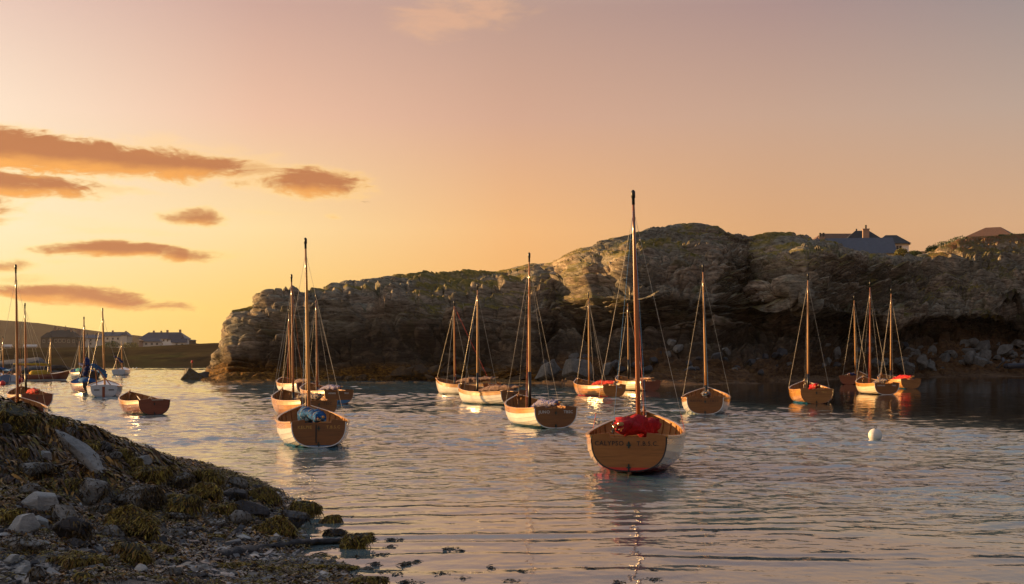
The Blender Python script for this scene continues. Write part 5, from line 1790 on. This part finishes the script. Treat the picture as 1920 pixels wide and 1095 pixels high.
def beach_weed():
    rgx = np.random.default_rng(21)
    n = 200000
    x = rgx.uniform(-12, -.4, n)
    y = rgx.uniform(11.5, 29, n)
    z = beach_h(x, y)
    e = .12
    gx, gy = (beach_h(x + e, y) - z) / e, (beach_h(x, y + e) - z) / e
    on_mound = smooth01((z - .30) / .35)
    pn = fbm(x / .9, y / .9, x * 0 + 3, 4)
    dens = on_mound * (.45 + .55 * smooth01((pn - .40) / .12)) + (1 - on_mound) * smooth01((pn - .47) / .09) * .7
    vis = (np.abs(x) < y * .40) & (z > -.02)
    keep = (rgx.random(n) < dens) & vis
    x, y, z, gx, gy, on_mound = (a[keep] for a in (x, y, z, gx, gy, on_mound))
    n = len(x)
    ang = rgx.uniform(0, 6.283, n)
    d = np.stack([-gx * 1.9 + .5 * np.cos(ang), -gy * 1.9 + .5 * np.sin(ang)], 1)
    d /= np.linalg.norm(d, axis=1, keepdims=True) + 1e-6
    dz_ = gx * d[:, 0] + gy * d[:, 1]
    dirs = np.concatenate([d, dz_[:, None]], 1)
    tint = palette(n, [(.04, .022, .012), (.07, .036, .014), (.11, .055, .016), (.17, .085, .018), (.035, .022, .02), (.25, .13, .026), (.06, .034, .02), (.12, .092, .016)], rgx)
    roots = np.stack([x, y, z + rgx.uniform(0, .05, n)], 1)
    ln = rgx.uniform(.09, .24, n) * (.5 + .5 * on_mound)
    ribbons('seaweed', roots, dirs, ln, rgx.uniform(.014, .040, n) * (.6 + .4 * on_mound), 4, tint, M['wrack'], .75, .6, 'brown wrack draped over the mound and the shingle')
    # weed on the boulders
    P_, D_, T_, L_, W_ = [], [], [], [], []
    for o, amt in HERO:
        cnt = int(amt * 2300 * min(1.6, (o.scale.x * o.scale.z) / .10 + .25))
        p3, n3 = mesh_points(o, cnt, rgx)
        p3 = p3 + n3 * .004
        a = rgx.uniform(0, 6.283, cnt)
        h = np.stack([n3[:, 0] * .6 + 1.0 * np.cos(a), n3[:, 1] * .6 + 1.0 * np.sin(a)], 1)
        h /= np.linalg.norm(h, axis=1, keepdims=True) + 1e-6
        slope = -np.sqrt(np.maximum(0, 1 - n3[:, 2] ** 2)) / (np.maximum(.25, n3[:, 2]))
        P_.append(p3)
        D_.append(np.concatenate([h, np.clip(slope * rgx.uniform(-.3, 1, cnt), -1.3, .6)[:, None] * .8], 1))
        olive = 'weedy' in o.active_material.name or 'weed' in o.active_material.name or 'mossy' in o.active_material.name
        T_.append(palette(cnt, [(.20, .15, .022), (.13, .095, .016), (.08, .058, .012), (.25, .18, .03), (.06, .036, .012), (.15, .08, .016)] if olive else [(.03, .018, .009), (.055, .034, .011), (.085, .055, .014), (.02, .014, .009)], rgx))
        L_.append(rgx.uniform(.02, .06, cnt))
        W_.append(rgx.uniform(.006, .016, cnt))
    ribbons('rock_weed', np.concatenate(P_), np.concatenate(D_), np.concatenate(L_), np.concatenate(W_), 3, np.concatenate(T_), M['gutweed'], .5, .35, 'olive and brown weed growing on the beach boulders')
    # low tufts of yellow green weed over the flats
    n = 60000
    x = rgx.uniform(-6.5, -.2, n)
    y = rgx.uniform(12, 26, n)
    z = beach_h(x, y)
    pn = fbm(x / .45 + 8, y / .45, x * 0 + 1, 3)
    keep = (rgx.random(n) < smooth01((pn - .52) / .07)) & (z > -.015) & (np.abs(x) < y * .40)
    x, y, z, pn = x[keep], y[keep], z[keep], pn[keep]
    n = len(x)
    a = rgx.uniform(0, 6.283, n)
    tint = palette(n, [(.16, .125, .02), (.11, .085, .016), (.20, .15, .024), (.07, .05, .012), (.05, .03, .01)], rgx)
    up = rgx.uniform(.1, .9, n)
    ribbons('weed_tufts', np.stack([x, y, z + np.clip(pn - .56, 0, .1) * .5], 1), np.stack([np.cos(a), np.sin(a), up * .5], 1), rgx.uniform(.03, .08, n), rgx.uniform(.005, .011, n), 3, tint, M['gutweed'], .5, .5, 'yellow green weed tufts on the low shingle')


beach_weed()


def pebbles():
    rgx = np.random.default_rng(31)
    n = 26000
    x = rgx.uniform(-5.6, .2, n)
    y = rgx.uniform(12.2, 24, n) 
    y = 12.2 + (y - 12.2) * rgx.uniform(.15, 1, n)
    z = beach_h(x, y)
    pn = fbm(x / .7, y / .7, x * 0 + 6, 3)
    keep = (z > -.05) & (rgx.random(n) < .7) & (rgx.random(n) > smooth01((z - .16) / .28)) & (rgx.random(n) < .35 + .65 * smooth01((pn - .42) / .1)) & (np.abs(x) < y * .40)
    x, y, z = x[keep], y[keep], z[keep]
    n = len(x)
    L = rgx.gamma(3.0, .016, n) + .02
    Wd = L * rgx.uniform(.4, .8, n)
    T = L * rgx.uniform(.12, .35, n)
    cube = np.array([(-.5, -.5, -.5), (.5, -.5, -.5), (.5, .5, -.5), (-.5, .5, -.5), (-.36, -.36, .5), (.36, -.36, .5), (.36, .36, .5), (-.36, .36, .5)])
    V = cube[None] * np.stack([L, Wd, T], 1)[:, None, :]
    V = V * rgx.uniform(.75, 1.25, (n, 8, 3))
    tx, ty, tz_ = rgx.normal(0, .25, n), rgx.normal(0, .25, n), rgx.uniform(0, 6.283, n)
    c, s_ = np.cos(tz_)[:, None], np.sin(tz_)[:, None]
    X, Y_, Z = V[..., 0], V[..., 1], V[..., 2]
    Z = Z + X * tx[:, None] + Y_ * ty[:, None]
    X, Y_ = X * c - Y_ * s_, X * s_ + Y_ * c
    V = np.stack([X + x[:, None], Y_ + y[:, None], Z + (z + T * .3)[:, None]], -1)
    fq = np.array([(0, 3, 2, 1), (4, 5, 6, 7), (0, 1, 5, 4), (1, 2, 6, 5), (2, 3, 7, 6), (3, 0, 4, 7)])
    Q = (fq[None] + (np.arange(n) * 8)[:, None, None]).reshape(-1, 4)
    me = big_mesh('pebbles', V.reshape(-1, 3), Q, False)
    col = palette(n, [(.05, .052, .058), (.085, .087, .094), (.12, .118, .115), (.03, .03, .034), (.065, .052, .04), (.21, .20, .19)], rgx)
    at_ = me.attributes.new('tint', 'FLOAT_COLOR', 'POINT')
    at_.data.foreach_set('color', np.repeat(np.concatenate([col, np.ones((n, 1))], 1), 8, axis=0).astype(np.float32).ravel())
    tag(link('pebbles', me, M['wetstone']), 'grey slate pebbles of the near shingle', kind='stuff')


M['wetstone'] = weed_material('wet_pebbles', .35)
pebbles()


def floating_weed():
    rgx = np.random.default_rng(41)
    P_ = []
    spots = [(655, 1010, 12, 10), (700, 1014, 8, 5), (735, 1012, 10, 9), (752, 1012, 4, 3), (730, 1026, 8, 9), (845, 1030, 16, 16), (862, 1034, 5, 4), (715, 1041, 16, 12), (760, 1058, 10, 16), (780, 1054, 8, 7),
             (670, 1046, 10, 8), (705, 1058, 10, 9), (690, 1066, 8, 6), (720, 1076, 14, 10), (745, 1078, 10, 8), (640, 1060, 12, 9), (825, 1078, 18, 10), (870, 1086, 16, 8), (765, 1092, 22, 10), (600, 1040, 14, 9), (560, 1052, 14, 8),
             (1340, 996, 4, 6), (1228, 1086, 14, 6), (1160, 1092, 16, 5), (955, 1090, 14, 5), (1105, 1066, 6, 4), (925, 1066, 4, 4), (985, 1072, 14, 5), (620, 1028, 16, 9), (1225, 1070, 8, 4), (590, 985, 8, 5), (655, 970, 10, 4)]
    roots, dirs, ln, wd = [], [], [], []
    for (px, py, w, k) in spots:
        Y = wl(py)
        for j in range(k * 7):
            x = (px + rgx.normal(0, w * .42) - 960) / F * Y
            roots.append((x, Y + rgx.normal(0, .06), rgx.uniform(-.006, .012)))
            a = rgx.uniform(0, 6.283)
            dirs.append((math.cos(a), math.sin(a) * .4, rgx.uniform(-.1, .15)))
            ln.append(rgx.uniform(.03, .10)); wd.append(rgx.uniform(.008, .02))
    n = len(roots)
    tint = palette(n, [(.02, .014, .008), (.04, .028, .010), (.07, .05, .012), (.012, .012, .012)], rgx)
    ribbons('floating_seaweed', np.array(roots), np.array(dirs), np.array(ln), np.array(wd), 3, tint, M['wrack'], .25, .15, 'dark scraps of weed awash in the shallow water')


floating_weed()
# weedy mooring rope along the edge of the shingle
pts = []
for px, py in ((415, 1046), (450, 1040), (490, 1034), (540, 1030), (590, 1022), (640, 1019), (668, 1018)):
    g = ground_hit(px, py)
    pts.append((g.x, g.y, g.z + .03))
o = link('mooring_rope', lumpy(pts, [.05, .055, .05, .06, .05, .05, .04], 99, 10, 90, .8, .35, 61), M['stone_dark'])
tag(o, 'thick dark weed crusted rope lying along the edge of the shingle', 'rope')


# ================================================================== HOUSES
M['slate'] = plain('slate_roof', (.055, .060, .085), .5, scale=3)
M['slate_dark'] = plain('dark_roof', (.022, .021, .020), .6, scale=3)
M['tile_brown'] = plain('brown_tile_roof', (.16, .075, .035), .7, scale=3)
M['render_white'] = plain('white_render', (.80, .75, .68), .8, var=.1)
M['render_cream'] = plain('cream_render', (.62, .55, .45), .8, var=.1)
M['stone_wall'] = plain('dark_stone_wall', (.12, .10, .078), .9)
M['brick'] = plain('pale_brick', (.34, .22, .16), .9)
M['pane'] = plain('window_glass', (.02, .025, .03), .08)
M['wood_white'] = plain('white_bargeboard', (.62, .55, .48), .5, var=.1)


def prism_roof(w, d, h, over, hip):
    a, b_ = w / 2 + over, d / 2 + over
    r = max(.02, a - hip)
    V = [(-a, -b_, 0), (a, -b_, 0), (a, b_, 0), (-a, b_, 0), (-r, 0, h), (r, 0, h)]
    return V, [(0, 1, 5, 4), (1, 2, 5), (2, 3, 4, 5), (3, 0, 4), (3, 2, 1, 0)]


def house(name, loc, rz, label, wings, cat='house', group=None, windows=(), chimneys=()):
    """wings: (x, y, width, depth, wall height, roof height, hip length, wall material, roof material)"""
    root = empty(name, loc, rz, label, cat, group)
    roofs, walls = [], []
    for (x, y, w, d, wh, rh, hip, wm, rm) in wings:
        mb = MB()
        mb.box((x, y, wh / 2 - 1.0), (w, d, wh + 2.0))
        if hip == 0:
            for sx in (-1, 1):
                mb.add([(x + sx * w / 2, y - d / 2, wh), (x + sx * w / 2, y + d / 2, wh), (x + sx * w / 2, y, wh + rh * .97)], [(0, 1, 2) if sx > 0 else (2, 1, 0)])
        walls.append(mb.build('wall', M[wm], root))
        V, Fs = prism_roof(w, d, rh, .35, hip if hip else .0)
        mb = MB()
        mb.add([(v[0] + x, v[1] + y, v[2] + wh) for v in V], Fs)
        mb.add([(v[0] + x, v[1] + y, wh - .14 if i < 4 else wh - .14) for i, v in enumerate(V[:4])], [(3, 2, 1, 0)])
        roofs.append(mb.build('roof', M[rm], root))
    for (k, x, y, z0, z1, w, pots) in chimneys:
        mb = MB()
        mb.box((x, y, (z0 + z1) / 2), (w, w * .8, z1 - z0))
        mb.box((x, y, z1), (w * 1.15, w * .95, .14))
        c = mb.build('chimney', M['brick'], roofs[k])
        for j in range(pots):
            mb = MB()
            mb.tube([(x + (j - (pots - 1) / 2) * w * .6, y, z1), (x + (j - (pots - 1) / 2) * w * .6, y, z1 + .65)], .15, 8)
            mb.build('chimney_pot', M['slate_dark'], roofs[k])
    for (k, x, z, w, h) in windows:
        wx, wy_, ww, wd_ = wings[k][:4]
        f = wy_ - wd_ / 2
        mb = MB()
        for sx in (-1, 1): mb.box((wx + x + sx * w / 2, f - .03, z), (.09, .10, h + .09))
        for sz in (-1, 1): mb.box((wx + x, f - .03, z + sz * h / 2), (w - .092, .10, .09))
        mb.box((wx + x, f - .03, z), (.06, .08, h - .092))
        fr = mb.build('window', M['wood_white'], root)
        mb = MB(); mb.box((wx + x, f - .012, z), (w - .1, .016, h - .1)); mb.build('pane', M['pane'], fr)
    return root


def on_far(px, py, Y):
    return at(px, py, Y)


def row(k, xs, z, w, h): return [(k, x, z, w, h) for x in xs]


# left: far shore
house('stone_house', on_far(118, 650, 640), 0, 'large dark stone house with a big hipped roof and many chimneys', [
    (0, 0, 16.5, 10, 4.2, 3.3, 4.5, 'stone_wall', 'slate_dark'), (-5.5, -3.2, 5, 5, 4.0, 2.4, 2.2, 'stone_wall', 'slate_dark'), (5.4, -3.0, 4.6, 5, 4.0, 2.3, 2.0, 'stone_wall', 'slate_dark')],
    windows=row(0, (-1.6, .2, 2.0), 2.6, 1.1, 1.4) + row(1, (-1.2, 1.2), 2.4, .9, 1.3) + row(2, (-1.1, 1.1), 2.4, .9, 1.3) + row(0, (-7.4, 7.3), 2.5, .8, 1.2),
    chimneys=[(0, -3.4, 0, 6, 8.7, .9, 1), (0, -2.2, 1, 6, 8.4, .6, 0), (0, 1.2, 0, 6.5, 8.8, .8, 1), (0, 4.0, -1, 5.5, 7.9, .7, 0), (0, 6.9, 1, 4.5, 7.9, 1.7, 0)])
house('terrace_house', on_far(170, 648, 660), 0, 'left one of two pale terraces with dark roofs beyond the masts', [(0, 0, 11, 7, 3.4, 1.7, 1.2, 'render_cream', 'slate')],
      windows=row(0, (-4, -1.6, 1.0, 3.6), 2.4, .9, 1.1) + row(0, (-4, 1.0), .9, .9, 1.1), chimneys=[(0, -3.6, 0, 3.6, 5.6, .8, 0), (0, 2.6, 0, 4.2, 5.7, .7, 0)])
house('terrace_house', on_far(217, 646, 680), 0, 'right one of two pale terraces with dark roofs beyond the masts', [(0, 0, 14, 7, 4.0, 2.0, 1.5, 'render_cream', 'slate'), (5.2, -3, 2.8, 3, 4.4, 1.5, .9, 'render_cream', 'slate')],
      windows=row(0, (-5.6, -3.0, -.4, 2.0), 2.8, .9, 1.1) + row(0, (-4.3, .8), 1.0, .9, 1.1), chimneys=[(0, -1.4, 0, 5.0, 6.7, .8, 0), (0, 4.9, 0, 4.6, 6.4, .8, 0)])
house('long_house', on_far(309, 648, 620), R(-8), 'long white house with a big slate roof and four chimneys', [(0, 0, 20.5, 8, 2.9, 2.9, 3.2, 'render_white', 'slate'), (6.4, -3.5, 5.5, 3.5, 2.6, 2.3, 0, 'render_white', 'slate')],
      windows=row(0, (-8.5, -6.6, -4.7, -2.8, -.9, 1.0, 2.9), 2.2, .8, .9) + row(0, (-7.5, -3.6, .3), .7, .8, .9), chimneys=[(0, -5.0, 0, 5.2, 6.5, .7, 0), (0, -1.6, 0, 5.4, 6.4, .6, 0), (0, 1.2, 0, 5.4, 6.7, .8, 0), (0, 7.0, 0, 5.2, 6.9, .8, 0)])
house('cottage', on_far(284, 651, 560), R(4), 'small grey cottage in front of the long white house', [(0, 0, 7.4, 5, 2.2, 1.5, 1.0, 'render_cream', 'slate'), (-3.6, -1.5, 1.6, 2.5, 2.6, .2, .3, 'brick', 'brick')],
      windows=row(0, (-1.6, .6, 2.6), 1.3, .9, .9), chimneys=[])
house('cottage', on_far(336, 650, 575), R(12), 'tiny white cottage with one sunlit gable', [(0, 0, 5.8, 4, 1.6, 1.7, 0, 'render_white', 'slate')], windows=row(0, (-1, 1.2), .9, .7, .7))
house('shed', on_far(361, 644, 600), 0, 'low dark shed right of the long white house', [(0, 0, 2.4, 2.5, 1.2, .4, .5, 'stone_wall', 'slate_dark')])
for i, (px, w, lb) in enumerate(((14, 7, 'white boat shed, left one of three beyond the masts'), (52, 6, 'white boat shed, middle one of three beyond the masts'), (63, 5, 'white boat shed, right one of three beyond the masts'))):
    house('boat_shed', on_far(px, 654, 520), R(10), lb, [(0, 0, w * .36, 3, .8, .8, 0, 'render_white', 'wood_white')], cat='shed')
# right: behind the crest
Yh = 205.0
hb = at(1602, 495, Yh)
house('bungalow', hb, R(-9), 'long bungalow with a dark slate roof above the cliff', [
    (0, 0, 10.5, 8.5, 1.2, 2.55, .25, 'render_white', 'slate'), (-3.95, -1.6, 2.4, 7.2, 1.2, 1.7, 0, 'render_white', 'slate')],
    chimneys=[(0, -4.6, 0, 2.8, 3.9, .8, 2)])
house('hip_house', at(1568, 472, Yh + 22), 0, 'cream gabled house behind the bungalow with one chimney', [(0, 0, 9.0, 7, 1.0, 1.9, 2.4, 'render_cream', 'tile_brown')], chimneys=[(0, 3.2, 0, 1.6, 3.0, .9, 1)])
house('hip_house', at(1636, 479, Yh + 18), R(-6), 'dark roofed house with a pale chimney and a white end wall', [
    (-1.6, 0, 7.2, 7, 1.4, 2.5, 2.9, 'render_white', 'slate_dark'), (2.9, .4, 4.6, 5, 1.7, 1.5, 1.8, 'render_white', 'slate_dark')],
    windows=[(1, .8, .9, .9, 1.0)], chimneys=[(0, -1.4, -2.6, 1.2, 3.9, .95, 1)])
house('flat_roofed_house', at(1706, 480, Yh + 26), 0, 'low white building with a flat roof right of the bungalow', [(0, 0, 5.6, 4, .6, .12, .4, 'render_white', 'slate')])
house('hip_house', at(1862, 454, 240), R(-32), 'brown tiled hipped roof on the skyline at the far right', [(0, 0, 7.0, 6.2, .8, 1.7, 2.6, 'render_cream', 'tile_brown')], chimneys=[])


# ================================================================== BUSHES
def bush(px0, px1, py0, py1, Y, cols, label, seed, n=1600, leaf=.2, name='bush', cat='bush'):
    rgx = np.random.default_rng(seed)
    c = at((px0 + px1) / 2, (py0 + py1) / 2, Y)
    w, h = (px1 - px0) / F * Y / 2, (py1 - py0) / F * Y / 2
    root = empty(name, (c.x, c.y, c.z - h), 0, label, cat)
    v = rgx.normal(size=(n, 3))
    v /= np.linalg.norm(v, axis=1, keepdims=True)
    r = rgx.random(n) ** .3
    p = v * r[:, None]
    lob = 1 + .35 * (fbm(v[:, 0] * 2.2 + seed, v[:, 1] * 2.2, v[:, 2] * 2.2, 3) - .5) * 2
    p = p * lob[:, None] * np.array([w, w * .8, h]) + np.array([0, 0, h])
    a, b_ = rgx.normal(size=(n, 3)), rgx.normal(size=(n, 3))
    a /= np.linalg.norm(a, axis=1, keepdims=True)
    b_ /= np.linalg.norm(b_, axis=1, keepdims=True)
    L = (leaf * rgx.uniform(.5, 1.3, n))[:, None]
    V = np.stack([p - a * L, p + b_ * L * .45, p + a * L, p - b_ * L * .45], 1)
    me = big_mesh('leaves', V.reshape(-1, 3), np.arange(n * 4).reshape(n, 4), False)
    col = palette(n, cols, rgx)
    at_ = me.attributes.new('tint', 'FLOAT_COLOR', 'POINT')
    at_.data.foreach_set('color', np.repeat(np.concatenate([col, np.ones((n, 1))], 1), 4, axis=0).astype(np.float32).ravel())
    o = link('foliage', me, M['leaf'], root)
    mb = MB()
    for k in range(5):
        t = k * 1.256 + seed
        mb.tube([(w * .1 * math.cos(t), w * .1 * math.sin(t), -.6), (w * .35 * math.cos(t), w * .3 * math.sin(t), h * 1.2)], [.06, .025], 5)
    mb.build('stems', M['mast_dark'], root)
    return root


M['leaf'] = weed_material('leaves', .6)
GRN = [(.035, .06, .012), (.05, .08, .016), (.07, .10, .02), (.03, .045, .012)]
YEL = [(.16, .13, .022), (.11, .11, .02), (.20, .15, .03), (.06, .07, .016)]
HEA = [(.16, .09, .03), (.11, .06, .025), (.08, .075, .02), (.20, .13, .04)]
for i, (a, b_, c, e, Y, cl, lb) in enumerate([
    (1676, 1704, 465, 486, 196, YEL, 'yellow green bush below the end of the bungalow'),
    (1700, 1730, 470, 486, 198, GRN, 'dark bush in front of the flat roofed building'),
    (1736, 1764, 460, 478, 202, GRN, 'small dark bush at the foot of the green hedge'),
    (1752, 1800, 452, 474, 204, GRN, 'lower part of the green hedge climbing to the brown roof'),
    (1778, 1826, 443, 466, 206, GRN, 'bright green rounded hedge left of the brown roof'),
    (1738, 1790, 468, 484, 194, YEL, 'yellow gorse strip under the green hedge'),
    (1790, 1830, 458, 474, 196, HEA, 'heather clump right of the gorse strip'),
    (1832, 1876, 450, 466, 197, HEA, 'rusty heather clump under the brown roof'),
    (1880, 1925, 438, 456, 200, GRN, 'green bush at the right edge of the skyline'),
    (1890, 1930, 462, 480, 186, YEL, 'yellow tussock near the right edge'),
    (1850, 1890, 466, 480, 188, HEA, 'brown heather between the rocks near the right edge'),
    (196, 226, 640, 652, 600, GRN, 'dark shrub in front of the right terrace'),
    (226, 262, 642, 654, 590, YEL, 'yellowish shrubs between terrace and long house'),
    (180, 205, 648, 656, 560, YEL, 'low pale shrubs below the terraces'),
]):
    bush(a, b_, c, e, Y, cl, lb, 60 + i, 1500 if Y < 300 else 700, .13 if Y < 300 else .35)


# ================================================================== RUBBER BOAT, GULL
def dinghy():
    p = cliff_at(1900, 694)
    Y = p.y - 3
    p = at(1884, 693, Y)
    root = empty('inflatable_boat', p, R(-6), 'black inflatable boat with an outboard motor drawn up on the far right beach', 'boat')
    rub = plain('dark_rubber', (.030, .036, .055), .38, var=.15)
    L_, w, r = 3.8, .66, .27
    for sg in (-1, 1):
        mb = MB()
        mb.tube([(0, sg * w, .34), (.2, sg * w, .36), (2.3, sg * w, .40), (3.1, sg * w * .75, .52), (3.7, sg * w * .28, .66), (3.82, 0, .70)], [.13, r, r, r, r * .9, r * .85], 14)
        mb.build('tube', rub, root, True)
        mb = MB(); mb.tube([(.3, sg * (w + .25), .40), (2.3, sg * (w + .25), .45)], .035, 6); mb.build('rubbing_strip', M['black'], root)
    mb = MB(); mb.box((1.6, 0, .20), (2.9, 1.0, .06)); mb.build('floor', rub, root)
    mb = MB(); mb.box((.32, 0, .40), (.05, 1.0, .5)); mb.build('transom', M['black'], root)
    ob = empty('outboard_motor', (0, 0, 0), 0)
    ob.parent = root
    mb = MB()
    mb.tube([(-.12, 0, .75), (-.16, 0, .80), (-.20, 0, 1.02), (-.16, 0, 1.14), (-.1, 0, 1.18)], [.10, .19, .22, .17, .06], 10)
    mb.build('cowling', plain('grey_cowling', (.10, .12, .16), .25), ob, True)
    mb = MB()
    mb.tube([(-.18, 0, .78), (-.55, 0, .42), (-.75, 0, .20)], [.09, .07, .05], 8)
    mb.box((-.72, 0, .22), (.34, .03, .20))
    mb.build('drive_leg', M['black'], ob)
    mb = MB()
    for k in range(3):
        a = k * 2.094
        mb.box((-.86, .09 * math.cos(a), .2 + .09 * math.sin(a)), (.02, .10, .07))
    mb.build('propeller', M['black'], ob)


dinghy()


def gull():
    Y = 205.0
    root = empty('gull', at(684, 379, Y), R(20), 'gull gliding low over the bay against the orange sky', 'bird')
    V, Fs = [], []
    mb = MB()
    mb.tube([(0, .24, .0), (0, .18, .005), (0, .08, .0), (0, -.06, 0), (0, -.18, .0), (0, -.28, .0)], [.006, .03, .05, .055, .03, .012], 10)
    k = len(mb.V)
    for sg in (-1, 1):
        st = [(0.04, .10, -.06, .02), (.20, .11, -.04, .07), (.36, .06, -.06, .08), (.50, -.02, -.10, .05), (.58, -.09, -.12, .02)]
        V = []
        for (x, f, b_, z) in st:
            V += [(sg * x, f, z + .006), (sg * x, b_, z + .004), (sg * x, b_, z - .004), (sg * x, f, z - .006)]
        Fs = []
        for i in range(4):
            for j in range(4):
                fc = (i * 4 + j, i * 4 + (j + 1) % 4, (i + 1) * 4 + (j + 1) % 4, (i + 1) * 4 + j)
                Fs.append(fc if sg < 0 else fc[::-1])
        Fs += [(0, 1, 2, 3), (16, 17, 18, 19)]
        mb.add(V, Fs)
    o = mb.build('body', M['gullgrey'], root, False)
    o.scale = (1.0, 1, 1)


M['gullgrey'] = plain('gull_plumage', (.30, .28, .26), .7, var=.2)
gull()
# ================================================================== HAZE
hz = D.materials.new('haze')
hz.use_nodes = True
ht = hz.node_tree
ht.nodes.clear()
pv = nd(ht, 'ShaderNodeVolumePrincipled', {'Color': (0.95, 0.86, 0.78, 1), 'Density': 0.00004, 'Anisotropy': 0.55})
nd(ht, 'ShaderNodeOutputMaterial', {'Volume': pv.outputs[0]})
mb = MB()
mb.box((0, 1630, 46), (5600, 3440, 98))
tag(mb.build('haze', hz), 'thin golden evening haze over the bay', kind='stuff')
S.cycles.volume_bounces = 0
